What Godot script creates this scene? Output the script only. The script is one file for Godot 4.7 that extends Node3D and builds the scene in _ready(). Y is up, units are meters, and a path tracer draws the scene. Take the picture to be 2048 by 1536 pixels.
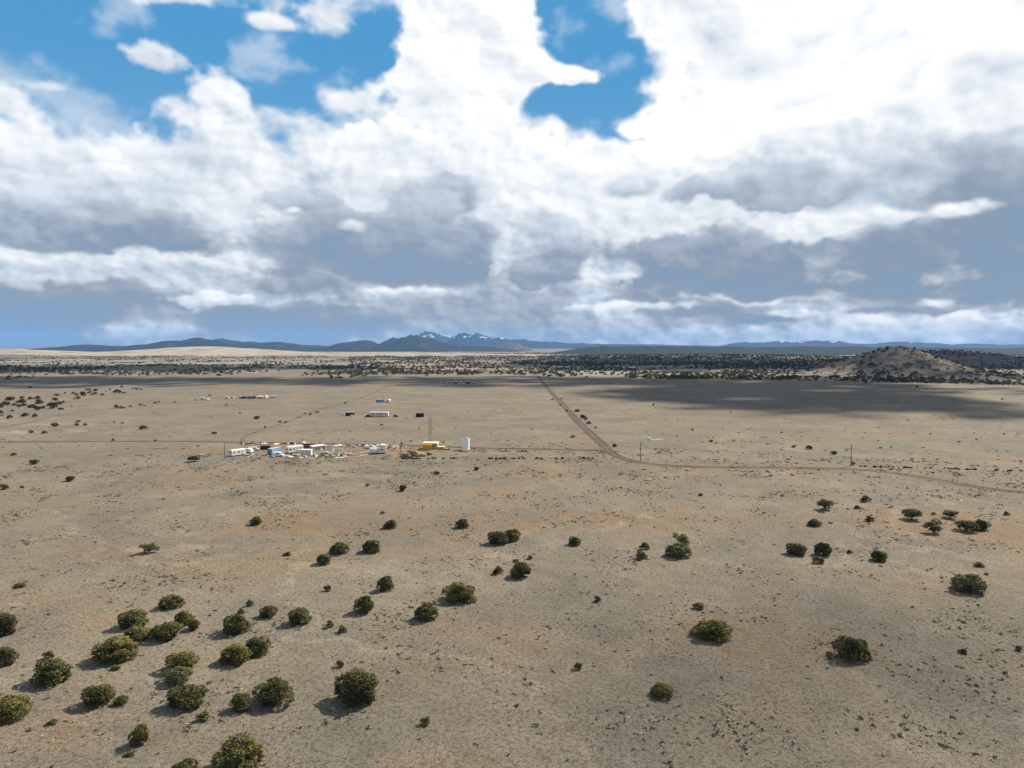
extends Node3D
# A drone view over a dry grassland: junipers, dirt tracks, a scrap homestead, far hills under broken cloud.

const FOCAL := 1446.0          # photograph pixels (2048 wide)
const EYE := 50.0              # metres above the plain
const HORIZON := 692.0         # photograph row of eye level
const SUN_AZIMUTH := 51.0      # degrees to the right of straight ahead
const SUN_HEIGHT := 42.0
const EXPOSURE := 2.25

var pitch := atan((768.0 - HORIZON) / FOCAL)
var sun_dir := Vector3(sin(deg_to_rad(SUN_AZIMUTH)) * cos(deg_to_rad(SUN_HEIGHT)), sin(deg_to_rad(SUN_HEIGHT)), -cos(deg_to_rad(SUN_AZIMUTH)) * cos(deg_to_rad(SUN_HEIGHT)))
var rng := RandomNumberGenerator.new()
var taken := {}

# ------------------------------------------------------------------ helpers
func look(u: float, v: float) -> Vector3:
	var x := (u - 1024.0) / FOCAL
	var y := -(v - 768.0) / FOCAL
	return Vector3(x, y * cos(pitch) - sin(pitch), -(cos(pitch) + y * sin(pitch)))

func px(u: float, v: float) -> Vector3:      # where a pixel's ray meets the flat plain
	var d := look(u, v)
	var t := -EYE / d.y
	return Vector3(d.x * t, 0.0, d.z * t)

func depth_of(v: float) -> float:            # metres along the ray for one unit of focal length
	return -EYE / look(1024.0, v).y

func numbered(called: String) -> String:
	if not taken.has(called):
		taken[called] = 0
		return called
	taken[called] += 1
	return "%s_%03d" % [called, taken[called]]

func tag(o: Node, label := "", category := "", group := "", kind := ""):
	if label != "": o.set_meta("label", label)
	if category != "": o.set_meta("category", category)
	if group != "": o.set_meta("group", group)
	if kind != "": o.set_meta("kind", kind)
	return o

func thing(called: String, label: String, category: String, at := Vector3.ZERO, turn := 0.0, group := "") -> Node3D:
	var o := Node3D.new()
	o.name = numbered(called)
	add_child(o)
	o.position = at
	o.rotation.y = deg_to_rad(turn)
	tag(o, label, category, group)
	return o

func part(called: String, mesh: Mesh, m: Material, parent: Node, at := Vector3.ZERO, turn := Vector3.ZERO) -> MeshInstance3D:
	var o := MeshInstance3D.new()
	o.name = called
	o.mesh = mesh
	if m: o.material_override = m
	parent.add_child(o, true)
	o.position = at
	o.rotation = turn
	return o

func structure(called: String, mesh: Mesh, m: Material) -> MeshInstance3D:
	var o := MeshInstance3D.new()
	o.name = numbered(called)
	o.mesh = mesh
	o.material_override = m
	add_child(o)
	o.set_meta("kind", "structure")
	return o

func mat(c: Color, rough := 0.8, metal := 0.0) -> StandardMaterial3D:      # c is a linear base colour
	var m := StandardMaterial3D.new()
	m.albedo_color = c.linear_to_srgb()
	m.roughness = rough
	m.metallic = metal
	return m

func worn(c: Color, rough: float, dirt: Color, share: float, size := 0.6) -> StandardMaterial3D:   # paint with patches of dirt or rust
	var m := mat(c, rough)
	var t := NoiseTexture2D.new()
	t.width = 256; t.height = 256; t.seamless = true
	var n := FastNoiseLite.new()
	n.seed = int(c.r * 977.0 + c.b * 331.0) + 3
	n.frequency = 0.018
	n.fractal_octaves = 5
	t.noise = n
	var g := Gradient.new()
	g.set_color(0, Color(dirt.r, dirt.g, dirt.b, 0.9).linear_to_srgb())
	g.set_color(1, Color(dirt.r, dirt.g, dirt.b, 0.0).linear_to_srgb())
	g.set_offset(0, share - 0.12)
	g.set_offset(1, share + 0.12)
	t.color_ramp = g
	m.detail_enabled = true
	m.detail_albedo = t
	m.detail_uv_layer = BaseMaterial3D.DETAIL_UV_2
	m.uv2_triplanar = true
	m.uv2_scale = Vector3.ONE * (0.25 / size)
	return m

class Mesher:
	var v := PackedVector3Array()
	var n := PackedVector3Array()
	var c := PackedColorArray()
	func tri(a: Vector3, b: Vector3, d: Vector3, col := Color.WHITE, nn := Vector3.ZERO):
		var k := nn
		var g := (d - a).cross(b - a)
		if k == Vector3.ZERO: k = g.normalized()
		v.append(a)
		if g.dot(k) < 0.0:
			v.append(d); v.append(b)
		else:
			v.append(b); v.append(d)
		n.append(k); n.append(k); n.append(k)
		c.append(col); c.append(col); c.append(col)
	func quad(a: Vector3, b: Vector3, d: Vector3, e: Vector3, col := Color.WHITE):
		tri(a, b, d, col); tri(a, d, e, col)
	func box(lo: Vector3, hi: Vector3, col := Color.WHITE, skew := 0.0):
		var p := []
		for i in 8:
			var q := Vector3(hi.x if i & 1 else lo.x, hi.y if i & 2 else lo.y, hi.z if i & 4 else lo.z)
			if i & 2: q.x += skew
			p.append(q)
		quad(p[4], p[6], p[7], p[5], col); quad(p[1], p[3], p[2], p[0], col)
		quad(p[0], p[2], p[6], p[4], col); quad(p[5], p[7], p[3], p[1], col)
		quad(p[6], p[2], p[3], p[7], col); quad(p[0], p[4], p[5], p[1], col)
	func bevel(lo: Vector3, hi: Vector3, r: float, col := Color.WHITE):     # a box with its upright and top edges cut
		var a := [Vector2(lo.x + r, lo.z), Vector2(hi.x - r, lo.z), Vector2(hi.x, lo.z + r), Vector2(hi.x, hi.z - r), Vector2(hi.x - r, hi.z), Vector2(lo.x + r, hi.z), Vector2(lo.x, hi.z - r), Vector2(lo.x, lo.z + r)]
		var mid := Vector2((lo.x + hi.x) / 2, (lo.z + hi.z) / 2)
		var top := []
		for q in a:
			var s: Vector2 = q - mid
			top.append(mid + Vector2(s.x - signf(s.x) * r, s.y - signf(s.y) * r))
		for i in 8:
			var j := (i + 1) % 8
			var p0: Vector2 = a[i]; var p1: Vector2 = a[j]; var t0: Vector2 = top[i]; var t1: Vector2 = top[j]
			quad(Vector3(p0.x, lo.y, p0.y), Vector3(p1.x, lo.y, p1.y), Vector3(p1.x, hi.y - r, p1.y), Vector3(p0.x, hi.y - r, p0.y), col)
			quad(Vector3(p0.x, hi.y - r, p0.y), Vector3(p1.x, hi.y - r, p1.y), Vector3(t1.x, hi.y, t1.y), Vector3(t0.x, hi.y, t0.y), col)
			tri(Vector3(t0.x, hi.y, t0.y), Vector3(t1.x, hi.y, t1.y), Vector3(mid.x, hi.y, mid.y), col)
			tri(Vector3(p1.x, lo.y, p1.y), Vector3(p0.x, lo.y, p0.y), Vector3(mid.x, lo.y, mid.y), col)
	func tube(a: Vector3, b: Vector3, ra: float, rb: float, sides := 6, col := Color.WHITE, caps := true):
		var d := (b - a).normalized()
		var s := d.cross(Vector3.RIGHT if absf(d.x) < 0.8 else Vector3.UP).normalized()
		var t := d.cross(s)
		for i in sides:
			var e0 := s * cos(TAU * i / sides) + t * sin(TAU * i / sides)
			var e1 := s * cos(TAU * (i + 1) / sides) + t * sin(TAU * (i + 1) / sides)
			var p := [a + e0 * ra, b + e0 * rb, b + e1 * rb, a + e1 * ra]
			for k in [[0, 1, 2], [0, 2, 3]]:
				for w in k:
					v.append(p[w]); n.append(e0 if w < 2 else e1); c.append(col)
			if caps:
				tri(b, b + e1 * rb, b + e0 * rb, col); tri(a, a + e0 * ra, a + e1 * ra, col)
	func done() -> ArrayMesh:
		var arrays := []
		arrays.resize(Mesh.ARRAY_MAX)
		arrays[Mesh.ARRAY_VERTEX] = v
		arrays[Mesh.ARRAY_NORMAL] = n
		arrays[Mesh.ARRAY_COLOR] = c
		var m := ArrayMesh.new()
		m.add_surface_from_arrays(Mesh.PRIMITIVE_TRIANGLES, arrays)
		return m

func box_mesh(size: Vector3, at := Vector3.ZERO, r := 0.0) -> ArrayMesh:   # at: the middle of its underside
	var b := Mesher.new()
	var lo := at - Vector3(size.x / 2, 0, size.z / 2)
	if r > 0.0: b.bevel(lo, lo + size, r)
	else: b.box(lo, lo + size)
	return b.done()

# ------------------------------------------------------------------ sky
var sky_cov := PackedFloat32Array()
var sky_tone := PackedFloat32Array()
const AZ0 := -60.0
const EL0 := -4.0
const SKY_STEP := 0.5
const SKY_W := 241
const SKY_H := 81
var row_at := -999.0
var row_heaps := []
var heaps := []          # single clouds in front of the general cover
func cloud_heaps():
	# middle pixel, half-size, tone of the crown, tone of the base, softness of the edge, raggedness; far ones first
	var list := [
		# small clouds in the blue
		[455, 215, 62, 58, 0.95, 0.88, 0.3, 0.4], [306, 122, 60, 31, 0.96, 0.86, 0.3, 0.4], [1092, 160, 100, 24, 1.06, 1.0, 0.4, 0.95], [1000, 110, 60, 70, 1.06, 1.0, 0.3, 0.45], [640, 45, 56, 58, 0.98, 0.9, 0.35, 0.5], [555, 48, 54, 16, 0.93, 0.86, 0.5, 0.6], [380, 0, 95, 24, 0.93, 0.86, 0.4, 0.5], [80, 165, 42, 10, 0.9, 0.86, 0.9, 0.7], [720, 200, 70, 24, 0.95, 0.88, 0.7, 0.7], [20, 200, 50, 36, 1.0, 0.9, 0.3, 0.5],
		# the pale banks
		[120, 310, 240, 80, 1.0, 0.8, 0.35, 0.4], [400, 320, 220, 82, 0.98, 0.84, 0.35, 0.4], [1700, 310, 430, 60, 1.0, 0.84, 0.4, 0.5], [700, 400, 330, 110, 0.96, 0.86, 0.4, 0.4], [1300, 420, 330, 100, 1.02, 0.9, 0.4, 0.5],
		[1180, 330, 200, 50, 1.06, 0.94, 0.25, 0.5], [870, 325, 130, 40, 1.06, 0.92, 0.2, 0.5], [740, 285, 85, 42, 1.1, 0.96, 0.14, 0.5], [1050, 290, 55, 36, 1.1, 1.0, 0.14, 0.5], [200, 345, 60, 22, 1.0, 0.9, 0.3, 0.5],
		[470, 440, 110, 70, 0.94, 0.82, 0.4, 0.5], [90, 535, 230, 44, 0.94, 0.78, 0.35, 0.45], [340, 530, 190, 44, 0.92, 0.74, 0.35, 0.5], [1000, 620, 300, 34, 0.62, 0.5, 0.7, 0.4], [1100, 580, 120, 30, 0.72, 0.56, 0.6, 0.4],
		# grey-based heaps, far ones first
		[110, 420, 190, 70, 0.84, 0.6, 0.3, 0.4], [70, 470, 150, 40, 0.62, 0.48, 0.3, 0.35], [250, 462, 190, 46, 0.66, 0.4, 0.22, 0.35], [340, 480, 80, 26, 0.5, 0.4, 0.2, 0.35],
		[1960, 300, 130, 50, 0.78, 0.6, 0.35, 0.45], [1740, 345, 130, 38, 0.8, 0.62, 0.25, 0.45], [1540, 378, 210, 52, 0.8, 0.56, 0.2, 0.4], [1270, 372, 78, 38, 0.84, 0.64, 0.5, 0.6], [1830, 395, 70, 24, 0.72, 0.64, 0.6, 0.5],
		[600, 400, 110, 52, 0.76, 0.56, 0.25, 0.45], [895, 390, 84, 60, 0.74, 0.5, 0.25, 0.55], [830, 420, 110, 60, 0.68, 0.48, 0.3, 0.5], [700, 480, 180, 72, 0.64, 0.42, 0.2, 0.35], [800, 500, 210, 74, 0.56, 0.36, 0.18, 0.32], [910, 520, 80, 60, 0.54, 0.36, 0.16, 0.38],
		[1115, 505, 84, 82, 0.78, 0.46, 0.16, 0.4], [1090, 550, 90, 36, 0.56, 0.46, 0.2, 0.35],
		[2000, 480, 150, 160, 0.5, 0.34, 0.3, 0.3], [1400, 530, 170, 70, 0.56, 0.36, 0.18, 0.35], [1580, 545, 200, 66, 0.5, 0.34, 0.18, 0.35], [1790, 545, 120, 78, 0.46, 0.36, 0.3, 0.35], [1660, 552, 66, 46, 0.74, 0.58, 1.2, 0.7],
		# bright scraps in front
		[1640, 450, 110, 30, 1.02, 0.88, 0.45, 0.5], [1520, 447, 42, 20, 1.02, 0.88, 0.3, 0.6], [1785, 434, 50, 18, 0.98, 0.84, 0.5, 0.7], [1920, 420, 66, 19, 1.0, 0.86, 0.5, 0.5], [1910, 556, 54, 26, 0.86, 0.72, 1.3, 0.5],
		[700, 455, 36, 18, 1.0, 0.86, 0.55, 0.5], [582, 420, 28, 11, 1.0, 0.9, 0.5, 0.6], [1190, 545, 34, 50, 0.98, 0.88, 0.7, 0.5], [1245, 551, 44, 13, 0.96, 0.86, 0.7, 0.5], [1005, 490, 30, 66, 0.92, 0.84, 1.1, 0.7],
		# the low sky
		[60, 625, 200, 62, 0.38, 0.26, 0.8, 0.3], [250, 598, 170, 26, 0.52, 0.4, 0.4, 0.4], [600, 572, 110, 30, 0.54, 0.44, 0.4, 0.4], [590, 650, 230, 46, 0.4, 0.32, 0.7, 0.3],
		[430, 600, 88, 15, 1.0, 0.78, 0.3, 0.6], [640, 604, 120, 12, 0.78, 0.62, 0.5, 0.6], [810, 585, 110, 14, 0.92, 0.7, 0.4, 0.6], [275, 658, 125, 24, 0.84, 0.74, 0.7, 0.3],
		[1500, 603, 240, 10, 0.88, 0.78, 0.9, 0.5], [1400, 622, 150, 18, 0.54, 0.42, 0.35, 0.4], [1520, 636, 110, 20, 0.46, 0.36, 0.5, 0.35], [1232, 622, 38, 25, 1.0, 0.82, 0.3, 0.6], [1160, 616, 32, 10, 1.0, 0.84, 0.4, 0.6], [1320, 612, 70, 12, 0.92, 0.74, 0.5, 0.6],
		[1860, 652, 210, 32, 1.02, 0.8, 0.5, 0.8], [1620, 628, 80, 14, 0.92, 0.76, 0.5, 0.7], [1840, 618, 130, 9, 0.54, 0.42, 0.5, 0.5], [1870, 606, 34, 11, 0.92, 0.84, 0.7, 0.5], [1500, 664, 260, 16, 0.8, 0.72, 0.8, 0.5],
		# grey films across the white
		[1950, 155, 160, 54, 0.84, 0.76, 0.8, 0.3], [1800, 228, 100, 44, 0.84, 0.76, 0.8, 0.3], [1430, 70, 90, 46, 0.84, 0.76, 0.9, 0.7], [1530, 115, 100, 40, 0.84, 0.76, 0.9, 0.7], [900, 60, 110, 40, 0.9, 0.84, 1.0, 0.6], [860, 200, 120, 36, 0.9, 0.84, 1.0, 0.5], [1640, 60, 120, 36, 0.92, 0.86, 1.2, 0.6], [1600, 200, 80, 24, 0.92, 0.86, 1.2, 0.6],
	]
	var k := rad_to_deg(1.0 / FOCAL)
	for b in list:
		var a := angles(b[0], b[1])
		heaps.append([a.x, a.y, b[2] * k, b[3] * k, b[4], b[5], b[6], b[7]])

var n_big := FastNoiseLite.new()
var n_mid := FastNoiseLite.new()
var n_fine := FastNoiseLite.new()
var n_bill := FastNoiseLite.new()

func angles(u: float, v: float) -> Vector2:
	var d := look(u, v).normalized()
	return Vector2(rad_to_deg(atan2(d.x, -d.z)), rad_to_deg(asin(d.y)))

func sky_fields():
	# clouds and gaps as they stand in the photograph: pixel of the middle, half-size in pixels, strength
	var cover := [
		# gaps of blue
		[90, 60, 260, 140, -0.8], [230, 175, 190, 50, -0.6], [450, 70, 160, 60, -0.7], [620, 150, 150, 55, -0.7], [745, 80, 60, 130, -0.55], [380, 130, 130, 60, -0.7],
		[600, 205, 70, 24, -0.35], [1190, 70, 78, 100, -0.9], [1120, 0, 110, 45, -0.7], [1080, 230, 90, 42, -0.85], [1230, 190, 120, 62, -0.6], [1110, 100, 30, 40, -0.3], [1330, 120, 40, 30, -0.35], [1290, 262, 70, 16, -0.5],
		[1830, 392, 80, 26, -0.5], [1205, 545, 22, 12, -0.45], [1180, 600, 60, 14, -0.25], [790, 215, 24, 24, -0.4], [780, 60, 30, 60, -0.3],
		# clouds within the blue
		[940, 90, 140, 130, 0.8], [1095, 162, 95, 24, 0.85], [1050, 60, 40, 50, 0.5], [1300, 205, 60, 36, 0.6], [1420, 60, 130, 120, 0.7],
		[1490, 120, 120, 90, 0.4], [1050, 262, 50, 22, 0.5], [870, 10, 110, 60, 0.4], [850, 160, 70, 60, 0.4],
	]
	var tone := [
		# tone runs from 0 (dark blue rain) over 0.5 (grey base) to 1 (sunlit white); weight last
		[300, -5, 140, 50, 0.88, 1.0], [620, 40, 100, 80, 0.92, 1.0], [312, 118, 80, 40, 0.86, 1.0], [440, 170, 90, 70, 0.86, 1.0], [950, 100, 190, 160, 1.14, 2.0],
		[1480, 80, 220, 130, 1.12, 2.0], [1430, 75, 90, 45, 0.9, 1.2], [1800, 50, 260, 90, 1.24, 3.0], [1560, 215, 260, 70, 1.22, 3.0], [1950, 150, 110, 42, 0.88, 2.0], [1800, 225, 80, 36, 0.86, 2.0],
		[1100, 165, 120, 40, 1.08, 1.5], [30, 190, 60, 40, 1.0, 1.0], [130, 235, 150, 50, 0.9, 1.3], [330, 280, 170, 60, 0.92, 1.2], [60, 300, 120, 60, 0.8, 1.2], [560, 250, 160, 60, 0.92, 1.2],
		[740, 275, 80, 40, 1.05, 1.6], [870, 310, 110, 36, 1.02, 1.4], [1060, 290, 90, 40, 1.05, 1.6], [1200, 320, 160, 50, 1.04, 1.6],
		[190, 345, 60, 24, 0.95, 1.0], [90, 400, 140, 60, 0.66, 1.6], [290, 395, 120, 50, 0.78, 1.2], [150, 468, 170, 36, 0.5, 2.2], [320, 480, 80, 26, 0.42, 2.2], [60, 500, 90, 24, 0.56, 1.3],
		[430, 430, 90, 60, 0.82, 1.3], [90, 540, 130, 34, 0.84, 1.8], [310, 535, 130, 32, 0.8, 1.6], [440, 540, 70, 40, 0.72, 1.2], [640, 400, 130, 60, 0.52, 1.8], [600, 330, 90, 36, 0.72, 1.2],
		[880, 400, 100, 60, 0.5, 2.0], [740, 490, 160, 60, 0.42, 2.6], [910, 500, 70, 60, 0.4, 2.2], [820, 545, 130, 18, 0.38, 2.0], [700, 455, 34, 15, 1.0, 3.0], [580, 418, 22, 10, 1.0, 1.6], [620, 560, 70, 30, 0.46, 1.5],
		[1000, 380, 40, 46, 1.02, 2.2], [1010, 480, 26, 50, 0.95, 2.0], [1105, 500, 70, 70, 0.52, 2.4], [1120, 430, 60, 40, 0.66, 1.6], [1180, 400, 50, 40, 1.0, 1.8], [1260, 430, 50, 26, 1.0, 1.6], [1180, 560, 22, 40, 1.0, 2.2], [1240, 552, 34, 12, 0.96, 1.6],
		[1270, 370, 60, 34, 0.64, 1.6], [1490, 370, 150, 46, 0.62, 2.2], [1700, 345, 110, 30, 0.62, 1.8], [1380, 425, 90, 30, 0.72, 1.4], [1660, 300, 90, 20, 0.85, 1.2], [1560, 320, 60, 34, 0.7, 1.4],
		[1520, 445, 36, 14, 1.0, 1.8], [1640, 452, 90, 24, 1.06, 3.0], [1790, 432, 40, 16, 0.96, 1.6], [1920, 420, 55, 16, 1.05, 2.6],
		[1380, 520, 130, 60, 0.44, 2.4], [1560, 540, 130, 50, 0.38, 2.6], [1430, 590, 140, 14, 0.38, 2.0], [1660, 550, 50, 44, 0.72, 2.0], [1780, 540, 80, 60, 0.38, 2.2], [1910, 556, 38, 20, 0.95, 2.4], [1980, 400, 80, 60, 0.5, 1.8], [2020, 520, 90, 90, 0.34, 2.6], [1860, 620, 150, 10, 0.4, 1.4], [1960, 330, 90, 34, 0.66, 1.6],
		[60, 600, 90, 36, 0.28, 2.4], [60, 660, 110, 40, 0.2, 2.6], [220, 590, 100, 30, 0.42, 1.6], [270, 655, 95, 20, 0.7, 2.4], [420, 600, 60, 12, 0.88, 2.4], [560, 600, 80, 12, 0.68, 1.2], [820, 582, 90, 12, 0.78, 2.2], [560, 650, 170, 34, 0.34, 2.4], [760, 640, 80, 24, 0.42, 1.6], [840, 655, 40, 14, 0.62, 1.2],
		[1000, 620, 120, 26, 0.46, 1.8], [1160, 615, 34, 10, 0.9, 1.8], [1230, 620, 34, 22, 0.86, 2.0], [1250, 600, 90, 10, 0.5, 1.2], [1060, 665, 160, 20, 0.5, 1.6], [1350, 615, 90, 16, 0.5, 1.6], [1500, 632, 90, 22, 0.36, 2.0], [1420, 600, 60, 6, 0.8, 1.4], [1380, 660, 130, 20, 0.66, 1.6], [1600, 615, 100, 14, 0.82, 1.8],
		[1600, 655, 140, 24, 0.72, 1.8], [1860, 650, 170, 26, 0.9, 2.6], [1720, 630, 100, 12, 0.8, 1.4], [2040, 640, 20, 40, 0.5, 1.2],
	]
	sky_cov.resize(SKY_W * SKY_H)
	sky_tone.resize(SKY_W * SKY_H)
	var k := rad_to_deg(1.0 / FOCAL)
	var cb := []
	for b in cover:
		var a := angles(b[0], b[1])
		cb.append([a.x, a.y, b[2] * k, b[3] * k, b[4]])
	var tb := []
	for b in tone:
		var a := angles(b[0], b[1])
		tb.append([a.x, a.y, b[2] * k, b[3] * k, b[4], b[5]])
	for j in SKY_H:
		var el := EL0 + j * SKY_STEP
		for i in SKY_W:
			var az := AZ0 + i * SKY_STEP
			var inside := clampf((50.0 - absf(az)) / 12.0, 0.0, 1.0) * clampf((34.0 - el) / 8.0, 0.0, 1.0)
			var wild := n_big.get_noise_2d(az * 0.55 + 300.0, el * 1.1)
			var cv := 0.86 - 0.16 * smoothstep(14.0, 24.0, el)
			var tn := 0.0
			var tw := 0.0
			if inside > 0.0:
				for b in cb:
					var dx: float = (az - b[0]) / b[2]
					var dy: float = (el - b[1]) / b[3]
					var q := dx * dx + dy * dy
					if q < 5.0: cv += b[4] * exp(-q * 1.0)
				for b in tb:
					var dx: float = (az - b[0]) / b[2]
					var dy: float = (el - b[1]) / b[3]
					var q := dx * dx + dy * dy
					if q < 6.0:
						var w: float = b[5] * exp(-q * 1.3)
						tn += b[4] * w
						tw += w
			var loose := 0.66 + 0.35 * wild
			tn = (tn + loose * 0.25) / (tw + 0.25)
			sky_cov[j * SKY_W + i] = lerpf(0.66 + 0.5 * n_big.get_noise_2d(az * 0.7 - 900.0, el * 1.3), cv, inside)
			sky_tone[j * SKY_W + i] = lerpf(loose, tn, inside)

func sample(f: PackedFloat32Array, az: float, el: float) -> float:
	var x := clampf((az - AZ0) / SKY_STEP, 0.0, SKY_W - 1.001)
	var y := clampf((el - EL0) / SKY_STEP, 0.0, SKY_H - 1.001)
	var i := int(x)
	var j := int(y)
	x -= i
	y -= j
	var o := j * SKY_W + i
	return lerpf(lerpf(f[o], f[o + 1], x), lerpf(f[o + SKY_W], f[o + SKY_W + 1], x), y)

func sky_color(az: float, el: float) -> Color:
	var low := smoothstep(15.0, 3.0, el)      # clouds look smaller and flatter towards the horizon
	var nx := az
	var ny := el * 1.35
	var w1 := n_mid.get_noise_2d(nx, ny)
	var w2 := n_mid.get_noise_2d(nx + 211.0, ny - 97.0)
	var bx := nx + w2 * 1.2
	var by := ny + w1 * 1.2
	var f0: float
	var f1: float
	if low < 1.0:
		f0 = n_fine.get_noise_2d(nx, ny) * 0.55 - (n_bill.get_noise_2d(bx, by) + 0.55) * 0.6
		f1 = n_fine.get_noise_2d(nx + 0.45, ny + 0.5) * 0.55 - (n_bill.get_noise_2d(bx + 0.45, by + 0.5) + 0.55) * 0.6
	if low > 0.0:
		var sx := nx * 1.9 + 400.0
		var sy := ny * 2.4
		w1 = lerpf(w1, n_mid.get_noise_2d(sx, sy), low)
		w2 = lerpf(w2, n_mid.get_noise_2d(sx + 211.0, sy - 97.0), low)
		f0 = lerpf(f0, n_fine.get_noise_2d(sx, sy) * 0.55 - (n_bill.get_noise_2d(bx * 1.9, by * 2.4) + 0.55) * 0.6, low)
		f1 = lerpf(f1, n_fine.get_noise_2d(sx + 0.7, sy + 0.8) * 0.55 - (n_bill.get_noise_2d(bx * 1.9 + 0.7, by * 2.4 + 0.8) + 0.55) * 0.6, low)
	var reach := lerpf(3.0, 1.1, low)
	var ax := az + w1 * reach * 1.3
	var ay := el + w2 * reach * 0.8
	var cv: float
	var tn: float
	if absf(az) < 58.0 and el < 35.0:
		cv = sample(sky_cov, ax, ay)
		tn = sample(sky_tone, ax, ay)
	else:
		cv = 0.66 + 0.5 * n_big.get_noise_2d(ax * 0.7 - 900.0, ay * 1.3)
		tn = 0.66 + 0.35 * n_big.get_noise_2d(ax * 0.55 + 300.0, ay * 1.1)
	cv += f0 * 0.36 + w1 * 0.2
	var puff := 0.5 - absf(lerpf(n_mid.get_noise_2d(nx * 2.6 + 50.0, ny * 2.6 + 9.0), n_mid.get_noise_2d(nx * 5.2 + 50.0, ny * 5.6 + 9.0), low)) * 2.4
	var lit0 := (f0 - f1) * 0.5 - 0.03 + f0 * 0.07
	var lit := lit0        # billows face the sun or turn from it
	var thin := 1.0 - smoothstep(0.5, 0.95, cv)
	lit *= 0.4 + 0.6 * smoothstep(0.45, 0.85, tn)
	var c := cloud_tint(tn + lit * 0.9 + thin * 0.14 * (1.0 - low) + f0 * 0.1)
	var blue := Color(0.235, 0.455, 0.70).lerp(Color(0.085, 0.33, 0.63), smoothstep(6.0, 22.0, el)).lerp(Color(0.06, 0.22, 0.5), smoothstep(25.0, 90.0, el))
	c = blue.lerp(c, clampf(smoothstep(0.3, 0.78, cv + puff * 0.06) + 0.38 * smoothstep(0.0, 0.5, w2 + f0 * 0.7), 0.0, 1.0))
	if absf(az) < 50.0 and el < 34.0:
		if absf(el - row_at) > 0.01:
			row_at = el
			row_heaps = heaps.filter(func(h): return absf(el - h[1]) < h[3] * 1.7 + 1.5)
		for h in row_heaps:
			var dy: float = (ay - h[1]) / h[3]
			var keep := clampf(h[2] / 8.0, 0.25, 1.0)      # small clouds keep their place
			dy = (lerpf(el, ay, keep) - h[1]) / h[3]
			if absf(dy) > 1.7: continue
			var dx: float = (lerpf(az, ax, keep) - h[0]) / h[2]
			if absf(dx) > 1.7: continue
			if dy < 0.0: dy *= 1.45
			var d: float = 1.0 - sqrt(dx * dx + dy * dy) + f0 * h[7] * 1.55 + w1 * 0.3 + puff * 0.16
			if d <= 0.0: continue
			var cover := smoothstep(0.0, h[6] * 1.35, d)
			var t: float = lerpf(h[5], h[4], smoothstep(-0.7, 0.75, dy + f0 * 0.6 + w2 * 0.5))
			t += lit0 * (0.35 + 0.65 * smoothstep(0.5, 0.9, t)) + (1.0 - cover) * 0.1
			c = c.lerp(cloud_tint(t), cover)
	var drab := (1.0 - smoothstep(2.0, 9.0, el)) * (1.0 - smoothstep(0.4, 0.7, c.g))      # low dark cloud tinted warmer to offset the blue fog
	return Color(c.r * (1.0 + 0.04 * drab), c.g * (1.0 - 0.02 * drab), c.b * (1.0 - 0.1 * drab))

func cloud_tint(tn: float) -> Color:
	if tn < 0.36: return Color(0.125, 0.24, 0.4).lerp(Color(0.185, 0.275, 0.4), smoothstep(0.1, 0.36, tn))
	if tn < 0.52: return Color(0.185, 0.275, 0.4).lerp(Color(0.35, 0.415, 0.51), (tn - 0.36) / 0.16)
	if tn < 0.8: return Color(0.35, 0.415, 0.51).lerp(Color(0.7, 0.77, 0.85), (tn - 0.52) / 0.28)
	return Color(0.7, 0.77, 0.85).lerp(Color(1.05, 1.05, 1.05), minf((tn - 0.8) / 0.26, 1.0))

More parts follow.
